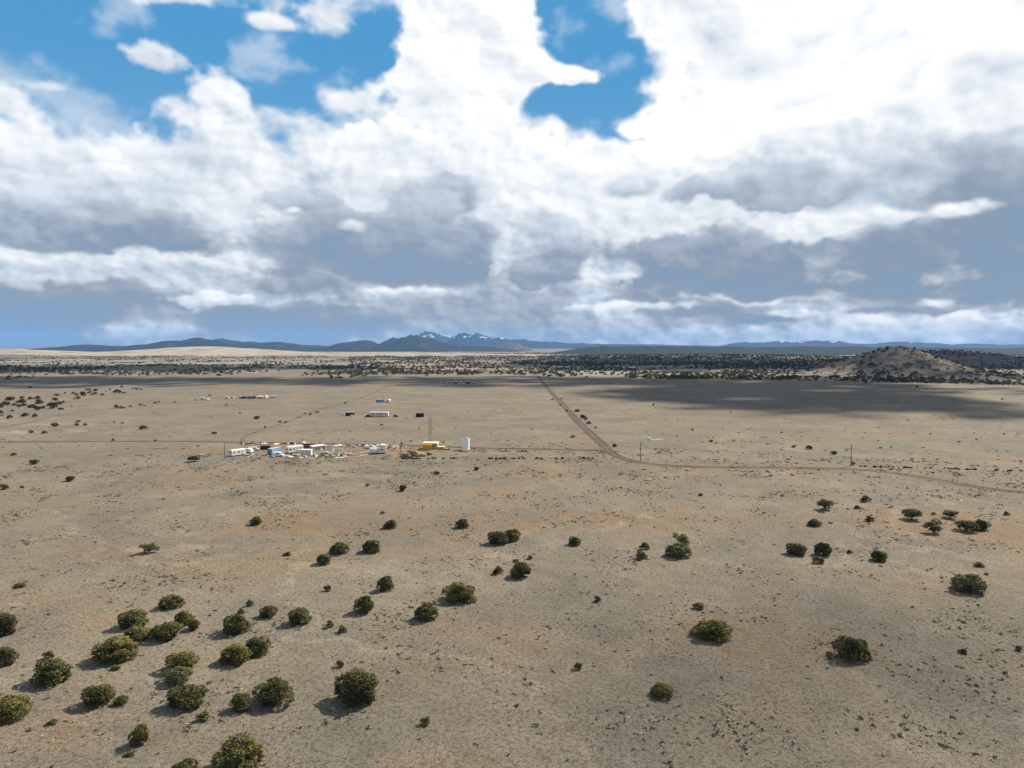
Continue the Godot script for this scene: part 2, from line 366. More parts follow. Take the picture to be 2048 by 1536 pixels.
func make_sky() -> Sky:
	for n in [n_big, n_mid, n_fine]:
		n.noise_type = FastNoiseLite.TYPE_SIMPLEX_SMOOTH
		n.fractal_type = FastNoiseLite.FRACTAL_FBM
	n_big.seed = 11; n_big.frequency = 0.035; n_big.fractal_octaves = 4
	n_mid.seed = 23; n_mid.frequency = 0.085; n_mid.fractal_octaves = 5; n_mid.fractal_gain = 0.5
	n_fine.seed = 37; n_fine.frequency = 0.16; n_fine.fractal_octaves = 6; n_fine.fractal_gain = 0.5
	n_bill.seed = 51; n_bill.frequency = 0.2; n_bill.noise_type = FastNoiseLite.TYPE_CELLULAR
	n_bill.cellular_return_type = FastNoiseLite.RETURN_DISTANCE; n_bill.fractal_type = FastNoiseLite.FRACTAL_FBM
	n_bill.fractal_octaves = 4; n_bill.fractal_gain = 0.52; n_bill.fractal_lacunarity = 2.15
	sky_fields()
	cloud_heaps()
	var small := Image.create(512, 256, false, Image.FORMAT_RGBF)
	small.fill(Color(0.3, 0.28, 0.25))
	for y in 131:
		var el := 90.0 - (y + 0.5) / 256.0 * 180.0
		for x in 512:
			var az := ((x + 0.5) / 512.0 - 0.5) * 360.0
			if absf(az) < 42.0 and el < 29.0: continue
			# the seam behind the camera: the last degrees run over into the first
			var c := sky_color(az, maxf(el, 0.0))
			if az > 165.0:
				c = c.lerp(sky_color(az - 360.0, maxf(el, 0.0)), (az - 165.0) / 15.0)
			small.set_pixel(x, y, c)
	small.resize(4096, 2048, Image.INTERPOLATE_BILINEAR)
	for y in range(int((90.0 - 31.0) / 180.0 * 2048.0), 1030):
		var el := 90.0 - (y + 0.5) / 2048.0 * 180.0
		for x in range(int((-44.0 / 360.0 + 0.5) * 4096.0), int((44.0 / 360.0 + 0.5) * 4096.0)):
			small.set_pixel(x, y, sky_color(((x + 0.5) / 4096.0 - 0.5) * 360.0, maxf(el, 0.0)))
	var whole := Image.create(4096, 2048, false, Image.FORMAT_RGBF)      # straight ahead (-z) is the panorama's edge
	whole.blit_rect(small, Rect2i(2048, 0, 2048, 2048), Vector2i(0, 0))
	whole.blit_rect(small, Rect2i(0, 0, 2048, 2048), Vector2i(2048, 0))
	var p := PanoramaSkyMaterial.new()
	p.panorama = ImageTexture.create_from_image(whole)
	var s := Sky.new()
	s.sky_material = p
	return s

# ------------------------------------------------------------------ ground
var n_soil := FastNoiseLite.new()
var n_patch := FastNoiseLite.new()
const SUNLIT_OFFSET := Vector2(9.0, 45.0)  # sets where the painted sunlight on the grass falls, far out
var soil_patches := []

func rise(x: float, z: float) -> float:      # the plain is level; far off it swells gently
	var r := sqrt(x * x + z * z)
	if r < 1500.0: return 0.0
	var s := smoothstep(1500.0, 5000.0, r)
	return s * (9.0 * n_patch.get_noise_2d(x * 0.05 + 40.0, z * 0.12) - 4.0)

func soil(x: float, z: float) -> Color:
	var a := n_soil.get_noise_2d(x, z)
	var b := n_patch.get_noise_2d(x, z)
	var d := n_patch.get_noise_2d(x * 3.1 + 77.0, z * 3.1 - 31.0)
	var straw := Color(0.18, 0.157, 0.123)      # dry bunch grass
	var stone := Color(0.141, 0.127, 0.105)      # grey gravel
	var red := Color(0.166, 0.125, 0.086)        # bare reddish soil
	var c := straw.lerp(stone, clampf(0.45 + 1.3 * b + 0.5 * d, 0.0, 1.0))
	var bare := clampf((a - 0.12) * 2.2 + d * 0.6, 0.0, 0.6)
	for p in soil_patches:
		var dx: float = (x - p[0]) / p[2]
		var dz: float = (z - p[1]) / p[3]
		var q := dx * dx + dz * dz
		if q < 3.0: bare += p[4] * exp(-q * 1.4) * clampf(1.0 + 1.6 * d + 0.6 * a, 0.0, 1.6)
	c = c.lerp(red, clampf(bare, 0.0, 0.95))
	# pale grass painted lighter as sunlit tracts, darker strips painted as cloud shade
	var sunlit_grass := smoothstep(0.0, 0.12, n_patch.get_noise_2d(x * 0.014 + SUNLIT_OFFSET.x, z * 0.028 + SUNLIT_OFFSET.y) + 0.25 * b)
	if sunlit_grass > 0.0:
		var shade_strip := n_patch.get_noise_2d(x * 0.12 - 5.0, z * 0.25 + 60.0)
		c = c.lerp(Color(0.245, 0.216, 0.172).lerp(Color(0.12, 0.108, 0.092), smoothstep(-0.05, 0.35, shade_strip)), sunlit_grass)
	var vein := absf(n_soil.get_noise_2d(x * 0.45 + 800.0, z * 0.45))      # shallow washes and trails of bare pale sand
	c = c.lerp(Color(0.235, 0.2, 0.155), 0.55 * smoothstep(0.02, 0.004, vein))
	var e := n_patch.get_noise_2d(x * 9.0 - 60.0, z * 9.0)
	return c * (1.0 + 0.18 * d + 0.1 * a + 0.2 * e)

func make_ground():
	n_soil.seed = 5; n_soil.frequency = 0.016; n_soil.fractal_octaves = 5; n_soil.noise_type = FastNoiseLite.TYPE_SIMPLEX_SMOOTH
	n_patch.seed = 9; n_patch.frequency = 0.02; n_patch.fractal_octaves = 5; n_patch.noise_type = FastNoiseLite.TYPE_SIMPLEX_SMOOTH
	for p in [[620, 1055, 260, 26, 0.75], [1000, 1045, 330, 22, 0.8], [1330, 1040, 220, 24, 0.6], [230, 1110, 150, 18, 0.7], [120, 1200, 160, 26, 0.5], [1440, 1262, 130, 40, 0.6], [1690, 1300, 80, 36, 0.8], [1760, 1040, 200, 24, 0.7], [1990, 1060, 160, 26, 0.8], [1880, 1040, 60, 12, 0.6],
		[640, 1110, 130, 16, 0.6], [830, 1105, 120, 14, 0.5], [1100, 940, 200, 8, 0.4], [1350, 930, 140, 7, 0.8], [790, 908, 40, 5, 0.9], [560, 898, 110, 10, 0.9], [690, 900, 90, 10, 0.9], [1180, 1300, 220, 30, 0.3], [800, 1340, 160, 30, 0.35], [420, 1310, 180, 30, 0.4], [1500, 1420, 200, 40, 0.3], [200, 1480, 240, 40, 0.4]]:
		var at := px(p[0], p[1])
		var t := depth_of(p[1])
		soil_patches.append([at.x, at.z, p[2] / FOCAL * t, (px(p[0], p[1] - p[3]) - px(p[0], p[1] + p[3])).length() * 0.5, p[4]])
	var rings := [0.0, 20.0, 40.0, 58.0]
	while rings[-1] < 21000.0: rings.append(rings[-1] * (1.0095 if rings[-1] < 1500.0 else 1.03))
	var turns := []
	var a := -180.0
	while a < 180.0:
		turns.append(deg_to_rad(a))
		a += 0.42 if absf(a + 0.21) < 43.0 else 4.0
	var v := PackedVector3Array()
	var n := PackedVector3Array()
	var c := PackedColorArray()
	var uv := PackedVector2Array()
	var uv2 := PackedVector2Array()
	var index := PackedInt32Array()
	var m := turns.size()
	for i in rings.size():
		for k in m:
			var r: float = rings[i]
			var x: float = sin(turns[k]) * r
			var z: float = -cos(turns[k]) * r
			v.append(Vector3(x, rise(x, z), z))
			n.append(Vector3.UP)
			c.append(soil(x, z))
			uv.append(Vector2(x, z) / 31.0)
			uv2.append(Vector2(x * 0.83 + z * 0.55, z * 0.83 - x * 0.55) / 19.0)
			if i + 1 < rings.size():
				var o := i * m + k
				var p := i * m + (k + 1) % m
				index.append_array([o, o + m, p, p, o + m, p + m])
	var arrays := []
	arrays.resize(Mesh.ARRAY_MAX)
	arrays[Mesh.ARRAY_VERTEX] = v
	arrays[Mesh.ARRAY_NORMAL] = n
	arrays[Mesh.ARRAY_COLOR] = c
	arrays[Mesh.ARRAY_TEX_UV] = uv
	arrays[Mesh.ARRAY_TEX_UV2] = uv2
	arrays[Mesh.ARRAY_INDEX] = index
	var mesh := ArrayMesh.new()
	mesh.add_surface_from_arrays(Mesh.PRIMITIVE_TRIANGLES, arrays)
	structure("ground", mesh, ground_material())

func noise_texture(seed_: int, size: int, freq: float, octaves: int, ramp: Gradient, cells := false) -> NoiseTexture2D:
	var t := NoiseTexture2D.new()
	t.width = size; t.height = size; t.seamless = true
	var n := FastNoiseLite.new()
	n.seed = seed_
	n.frequency = freq
	n.fractal_octaves = octaves
	n.fractal_gain = 0.82
	n.noise_type = FastNoiseLite.TYPE_SIMPLEX_SMOOTH
	if cells:
		n.noise_type = FastNoiseLite.TYPE_CELLULAR
		n.cellular_return_type = FastNoiseLite.RETURN_DISTANCE
		n.cellular_jitter = 1.0
		n.fractal_type = FastNoiseLite.FRACTAL_NONE
	t.noise = n
	if ramp: t.color_ramp = ramp
	return t

func ramp(offsets: Array, colors: Array) -> Gradient:
	var g := Gradient.new()
	g.offsets = PackedFloat32Array(offsets)
	g.colors = PackedColorArray(colors)
	return g

func ground_material() -> StandardMaterial3D:
	var m := StandardMaterial3D.new()
	m.vertex_color_use_as_albedo = true
	m.roughness = 1.0
	m.metallic_specular = 0.2
	# fibres of grass, grit and small stones: lighter and darker grains about the soil's own colour
	m.albedo_texture = noise_texture(41, 1024, 0.03, 6, ramp([0.0, 0.3, 0.42, 0.55, 0.7, 1.0], [Color(0.56, 0.54, 0.52), Color(0.76, 0.74, 0.72), Color(0.92, 0.91, 0.9), Color(0.97, 0.97, 0.96), Color(1, 1, 1), Color(1, 1, 1)]))
	m.detail_enabled = true
	m.detail_uv_layer = BaseMaterial3D.DETAIL_UV_2
	m.detail_albedo = noise_texture(43, 1024, 0.055, 1, ramp([0.0, 0.13, 0.24, 1.0], [Color(0.16, 0.13, 0.1, 0.9), Color(0.2, 0.17, 0.14, 0.75), Color(0.24, 0.2, 0.17, 0.0), Color(0.24, 0.2, 0.17, 0.0)]), true)
	m.heightmap_enabled = true
	m.heightmap_texture = noise_texture(47, 1024, 0.06, 5, null)
	m.heightmap_scale = 2.5
	return m

func make_track(called: String, pts: Array, width: float, rut: Color, crown: Color, y := 0.012):
	var verge := Color(0.235, 0.2, 0.155)
	var line := []
	var curve := Curve3D.new()
	for p in pts: curve.add_point(px(p[0], p[1]))
	for i in curve.point_count:      # smooth through the points
		var p0 := curve.get_point_position(maxi(i - 1, 0))
		var p1 := curve.get_point_position(mini(i + 1, curve.point_count - 1))
		var d := (p1 - p0)
		var near0 := (curve.get_point_position(i) - p0).length()
		var near1 := (p1 - curve.get_point_position(i)).length()
		curve.set_point_in(i, -d.normalized() * near0 * 0.3)
		curve.set_point_out(i, d.normalized() * near1 * 0.3)
	var length := curve.get_baked_length()
	var s := 0.0
	while s < length:
		line.append(curve.sample_baked(s))
		s += 2.0
	var b := Mesher.new()
	var across := [-0.5, -0.36, -0.2, -0.1, 0.1, 0.2, 0.36, 0.5]
	var rows := []
	var shades := []
	for i in line.size():
		var d: Vector3 = (line[mini(i + 1, line.size() - 1)] - line[maxi(i - 1, 0)]).normalized()
		var side := Vector3(-d.z, 0, d.x)
		var row := []
		var shade := []
		for k in 8:
			var j := 1.0 + 0.35 * n_soil.get_noise_2d(i * 9.0 + k * 70.0, s * 0.1)
			var p: Vector3 = line[i] + side * across[k] * width * j
			row.append(Vector3(p.x, y, p.z))
			var g := n_patch.get_noise_2d(p.x * 4.0, p.z * 4.0)
			var own := soil(p.x, p.z)
			var col: Color
			if k == 0 or k == 7: col = own.lerp(verge, 0.7 * clampf(0.5 + 2.0 * g, 0.0, 1.0))
			elif k in [1, 2, 5, 6]: col = rut * (1.0 + 0.5 * g)
			else: col = rut.lerp(crown, clampf(0.6 + g, 0.0, 1.0))
			shade.append(col)
		rows.append(row)
		shades.append(shade)
	for i in line.size() - 1:
		for k in 7:
			var q := [rows[i][k], rows[i + 1][k], rows[i + 1][k + 1], rows[i][k + 1]]
			var w := [shades[i][k], shades[i + 1][k], shades[i + 1][k + 1], shades[i][k + 1]]
			for e in [0, 1, 2, 0, 2, 3]:
				b.v.append(q[e]); b.n.append(Vector3.UP); b.c.append(w[e])
	var m := StandardMaterial3D.new()
	m.vertex_color_use_as_albedo = true
	m.roughness = 1.0
	m.metallic_specular = 0.2
	m.albedo_texture = noise_texture(53, 512, 0.03, 5, ramp([0.0, 0.4, 0.6, 1.0], [Color(0.6, 0.58, 0.56), Color(0.86, 0.85, 0.84), Color(0.97, 0.96, 0.95), Color(1, 1, 1)]))
	m.uv1_triplanar = true
	m.uv1_world_triplanar = true
	m.uv1_scale = Vector3.ONE / 14.0
	structure(called, b.done(), m)

# ------------------------------------------------------------------ hills
func hill_mesh(middle: Vector2, half: Vector2, height: float, turn: float, seed_: int, cells: int, colors: Array, power := 1.25) -> Array:
	var n := FastNoiseLite.new()
	n.seed = seed_
	n.frequency = 1.0
	n.fractal_octaves = 5
	var at := func(x: float, z: float) -> float:
		var p := (Vector2(x, z) - middle).rotated(-turn)
		var q := Vector2(p.x / half.x, p.y / half.y)
		var ang := q.angle()
		var r := q.length() * (1.0 + 0.16 * n.get_noise_2d(cos(ang) * 1.1, sin(ang) * 1.1) + 0.13 * n.get_noise_2d(cos(ang) * 5.5 + 9.0, sin(ang) * 5.5 + q.length() * 0.6))
		if r >= 1.0: return -2.0
		var h := 0.5 + 0.5 * cos(PI * pow(r, 0.8))
		return height * pow(h, power) * (1.0 + 0.1 * n.get_noise_2d(q.x * 3.0, q.y * 3.0)) - 1.5 * smoothstep(0.8, 1.0, r)
	var v := PackedVector3Array()
	var c := PackedColorArray()
	var index := PackedInt32Array()
	for j in cells + 1:
		for i in cells + 1:
			var l := Vector2((2.0 * i / cells - 1.0) * half.x * 1.18, (2.0 * j / cells - 1.0) * half.y * 1.18).rotated(turn) + middle
			v.append(Vector3(l.x, at.call(l.x, l.y), l.y))
			var g := n.get_noise_2d(l.x / half.x * 6.0, l.y / half.y * 6.0)
			var g2 := n.get_noise_2d(l.x / half.x * 22.0 + 3.0, l.y / half.y * 22.0)
			c.append(Color(colors[0]).lerp(colors[1], smoothstep(-0.1, 0.35, g + 0.5 * g2)) * (1.0 + 0.25 * g2))
			if i < cells and j < cells:
				var o := j * (cells + 1) + i
				index.append_array([o, o + 1, o + cells + 1, o + 1, o + cells + 2, o + cells + 1])
	return [smooth_mesh(v, c, index), at]

func smooth_mesh(v: PackedVector3Array, c: PackedColorArray, index: PackedInt32Array) -> ArrayMesh:
	var n := PackedVector3Array()
	n.resize(v.size())
	for i in range(0, index.size(), 3):
		var k := (v[index[i + 2]] - v[index[i]]).cross(v[index[i + 1]] - v[index[i]])
		if k.y < 0.0: k = -k
		for e in 3: n[index[i + e]] += k
	for i in n.size(): n[i] = n[i].normalized()
	var arrays := []
	arrays.resize(Mesh.ARRAY_MAX)
	arrays[Mesh.ARRAY_VERTEX] = v
	arrays[Mesh.ARRAY_NORMAL] = n
	arrays[Mesh.ARRAY_COLOR] = c
	arrays[Mesh.ARRAY_INDEX] = index
	var mesh := ArrayMesh.new()
	mesh.add_surface_from_arrays(Mesh.PRIMITIVE_TRIANGLES, arrays)
	return mesh

func range_mesh(crest: Array, away: float, deep: float, seed_: int, woods: Color, bare: Color, snow_from: float, snow_share: float, rough := 1.0) -> ArrayMesh:
	# a mountain range: its crest as seen from the plain, its true distance, foothills before and behind
	var n := FastNoiseLite.new()
	n.seed = seed_
	n.frequency = 1.0
	n.fractal_octaves = 5
	var x0: float = look(crest[0][0], HORIZON).x * away
	var x1: float = look(crest[-1][0], HORIZON).x * away
	var nx := int(clampf((x1 - x0) / away * 330.0, 30.0, 360.0))
	var nz := 26
	var v := PackedVector3Array()
	var c := PackedColorArray()
	var index := PackedInt32Array()
	for j in nz + 1:
		var s := 2.0 * j / nz - 1.0
		for i in nx + 1:
			var x := lerpf(x0, x1, float(i) / nx)
			var u := 1024.0 + x / away * FOCAL
			var k := 0
			while k < crest.size() - 2 and crest[k + 1][0] < u: k += 1
			var f := clampf((u - crest[k][0]) / (crest[k + 1][0] - crest[k][0]), 0.0, 1.0)
			f = f * f * (3.0 - 2.0 * f)
			var row := lerpf(crest[k][1], crest[k + 1][1], f)
			var top := EYE + (HORIZON - row) / FOCAL * away
			var end := float(i) / nx
			top *= smoothstep(0.0, 0.12, end) * smoothstep(1.0, 0.88, end)
			var w := x / away * 30.0
			top *= 1.0 + rough * (0.12 * n.get_noise_2d(w * 1.3 + 70.0, 0.0) + 0.13 * n.get_noise_2d(w * 5.0 + 20.0, 3.0))
			var spur := n.get_noise_2d(w, s * 1.6)
			var prof := pow(maxf(0.0, 1.0 - pow(absf(s + 0.22 * spur * (1.0 - absf(s))), 1.25)), 1.15)
			var h := top * prof * (1.0 + rough * 0.16 * spur * absf(s) + rough * 0.03 * n.get_noise_2d(w * 3.0, s * 5.0))
			v.append(Vector3(x, h - 6.0 if j > 0 and j < nz else -30.0, -away + s * deep))
			var g := n.get_noise_2d(w * 2.2 + 5.0, s * 4.0)
			var col := woods.lerp(bare, smoothstep(0.05, 0.4, g))
			if h > snow_from and n.get_noise_2d(w * 3.4 - 8.0, s * 7.0) > 0.55 - snow_share: col = Color(0.4, 0.43, 0.47)
			c.append(col)
			if i < nx and j < nz:
				var o := j * (nx + 1) + i
				index.append_array([o, o + 1, o + nx + 1, o + 1, o + nx + 2, o + nx + 1])
	return smooth_mesh(v, c, index)

# ------------------------------------------------------------------ junipers
func spray(b: Mesher, p: Vector3, out: Vector3, size: float, col: Color, blades := 4):
	# a tuft of scale-leaved twigs: narrow blades fanned about one direction
	for k in blades:
		var d := (out + Vector3(rng.randfn(), rng.randfn(), rng.randfn()) * 0.42).normalized()
		var s := d.cross(Vector3(rng.randfn(), rng.randfn(), rng.randfn())).normalized() * size * rng.randf_range(0.22, 0.36)
		var tip := p + d * size * rng.randf_range(0.75, 1.3)
		var mid := p + d * size * 0.5
		var t := rng.randf_range(0.72, 1.3)
		var cc := Color(col.r * t, col.g * t, col.b * t)
		var face := s.cross(d).normalized()
		if face.dot(out) < 0.0: face = -face
		var nn := (face + out * 0.9).normalized()
		b.tri(p, mid + s, tip, cc, nn)
		b.tri(p, tip, mid - s, cc, nn)

func juniper(seed_: int, sprays: int, form: String) -> Array:      # [foliage, stem], one unit wide, one unit tall
	rng.seed = seed_
	var b := Mesher.new()
	var w := Mesher.new()
	var lobes := []
	var count := 13
	if form == "umbrella": count = 15
	elif form == "sparse": count = 15
	elif form == "two": count = 14
	elif form == "small": count = 6
	for i in count:
		var a := TAU * i / count * 2.618 + rng.randf() * 0.6
		var e := rng.randf()
		var p: Vector3
		var r: float
		if form == "umbrella":
			var q := sqrt((i + 0.5) / count) * 0.36
			p = Vector3(cos(a) * q, 0.72 - q * q * 1.5 - (0.2 if i % 3 == 0 else 0.0) + rng.randf_range(-0.04, 0.04), sin(a) * q)
			r = rng.randf_range(0.15, 0.22)
		elif form == "sparse":
			var q := rng.randf_range(0.08, 0.42)
			p = Vector3(cos(a) * q, rng.randf_range(0.28, 0.86) + (q - 0.25) * 0.3, sin(a) * q)
			r = rng.randf_range(0.08, 0.15)
		else:
			var y := (i + 0.35) / count
			var q := 0.31 * sqrt(maxf(0.03, 1.0 - pow(y * 1.02, 2.4))) * rng.randf_range(0.7, 1.08)
			p = Vector3(cos(a) * q, 0.16 + y * 0.62, sin(a) * q)
			r = rng.randf_range(0.12, 0.25)
			p += Vector3(rng.randf_range(-0.06, 0.06), rng.randf_range(-0.07, 0.05), rng.randf_range(-0.06, 0.06))
			if form == "two" and i % 2: p += Vector3(0.16, -0.12, 0.06)
			elif form == "two": p += Vector3(-0.1, 0.05, -0.04)
		lobes.append([p, r, rng.randf()])
	var made := 0
	var tries := 0
	while made < sprays and tries < sprays * 6:
		tries += 1
		var l: Array = lobes[rng.randi() % lobes.size()]
		var d := Vector3(rng.randfn(), rng.randfn() * 0.9 + 0.25, rng.randfn()).normalized()
		var depth := 1.0 - 0.42 * pow(rng.randf(), 1.6)
		var p: Vector3 = l[0] + d * l[1] * depth
		if p.y < 0.02: continue
		var buried := false
		for o in lobes:
			if o != l and (p - o[0]).length() < o[1] * 0.55: buried = true
		if buried: continue
		made += 1
		var col := Color(0.75, 0.78, 0.7).lerp(Color(1.35, 1.24, 0.95), rng.randf())      # each twig its own green
		var size := 0.058 if sprays > 2000 else 0.085 if sprays > 700 else (0.12 if sprays > 250 else 0.2)
		if rng.randf() < 0.07: size *= 1.6
		spray(b, p, (d + Vector3(0, 0.25, 0)).normalized(), size, col, 3 if sprays > 700 else 4)
	# stems: a short crooked trunk that forks into the lobes
	var bark := Color(0.11, 0.085, 0.065)
	var base := Vector3(0, -0.03, 0)
	var fork := Vector3(rng.randf_range(-0.04, 0.04), 0.16 if form != "umbrella" else 0.34, rng.randf_range(-0.04, 0.04))
	w.tube(base, fork, 0.045 if form == "umbrella" else 0.035, 0.03, 7, bark)
	for l in lobes:
		var bend: Vector3 = fork.lerp(l[0], 0.5) + Vector3(rng.randf_range(-0.04, 0.04), rng.randf_range(-0.03, 0.05), rng.randf_range(-0.04, 0.04))
		w.tube(fork, bend, 0.018, 0.012, 5, bark * rng.randf_range(0.8, 1.2), false)
		w.tube(bend, l[0], 0.012, 0.005, 5, bark * rng.randf_range(0.8, 1.2), false)
	for i in (7 if form != "small" else 2):      # dead twigs that poke out of the crown
		var l: Array = lobes[rng.randi() % lobes.size()]
		var d := Vector3(l[0].x, 0.12 + rng.randf() * 0.2, l[0].z).normalized()
		d = (d + Vector3(rng.randfn(), rng.randfn() * 0.5, rng.randfn()) * 0.35).normalized()
		w.tube(l[0], l[0] + d * (l[1] + rng.randf_range(0.05, 0.13)), 0.009, 0.003, 4, Color(0.24, 0.2, 0.165), false)
	return [b.done(), w.done()]

func leaf_material(c: Color, glow: float) -> StandardMaterial3D:
	var m := mat(c, 0.75)
	m.vertex_color_use_as_albedo = true
	m.metallic_specular = 0.25
	m.backlight_enabled = true
	m.backlight = Color(glow, glow, glow * 0.75)
	return m

var forms := {}
var leaves := {}
var bark_mat: StandardMaterial3D

func bush(u: float, v: float, w: float, h: float, kind: String, label: String, group := "", called := "juniper_bush", category := "bush", at = null):
	var t := depth_of(v)
	var width := w / FOCAL * t
	var tall := h / FOCAL * t
	# seen from above, part of the picture height is the crown's depth
	var down := atan2(EYE, sqrt(maxf(1.0, t * t - EYE * EYE)))
	tall = maxf((tall - width * 0.55 * sin(down)) / cos(down), tall * 0.62)
	var p: Vector3 = at if at != null else px(u, v)
	if at == null: p += Vector3(p.x, 0, p.z).normalized() * width * 0.3
	var form := "round"
	if kind in ["T"]: form = "umbrella"
	elif kind in ["S"]: form = "sparse"
	elif kind in ["2", "3"]: form = "two"
	if w < 24.0 and form != "umbrella" and form != "sparse": form = "small"
	if w < 9.0: form = "tiny"
	var set_: Array = forms[form]
	var pick: Array = set_[int(absf(u * 7.0 + v * 3.0)) % set_.size()]
	var o := thing(called, label, category, p, fmod(u * 37.0 + v * 11.0, 360.0), group)
	o.scale = Vector3(width * 1.08, tall * 1.04, width * 1.08)
	var tone: String = {"D": "dark", "O": "olive", "G": "grey", "B": "brown", "T": "dark", "S": "grey", "2": "dark", "3": "olive"}[kind]
	part("foliage", pick[0], leaves[tone], o)
	part("stem", pick[1], bark_mat, o)
	return o

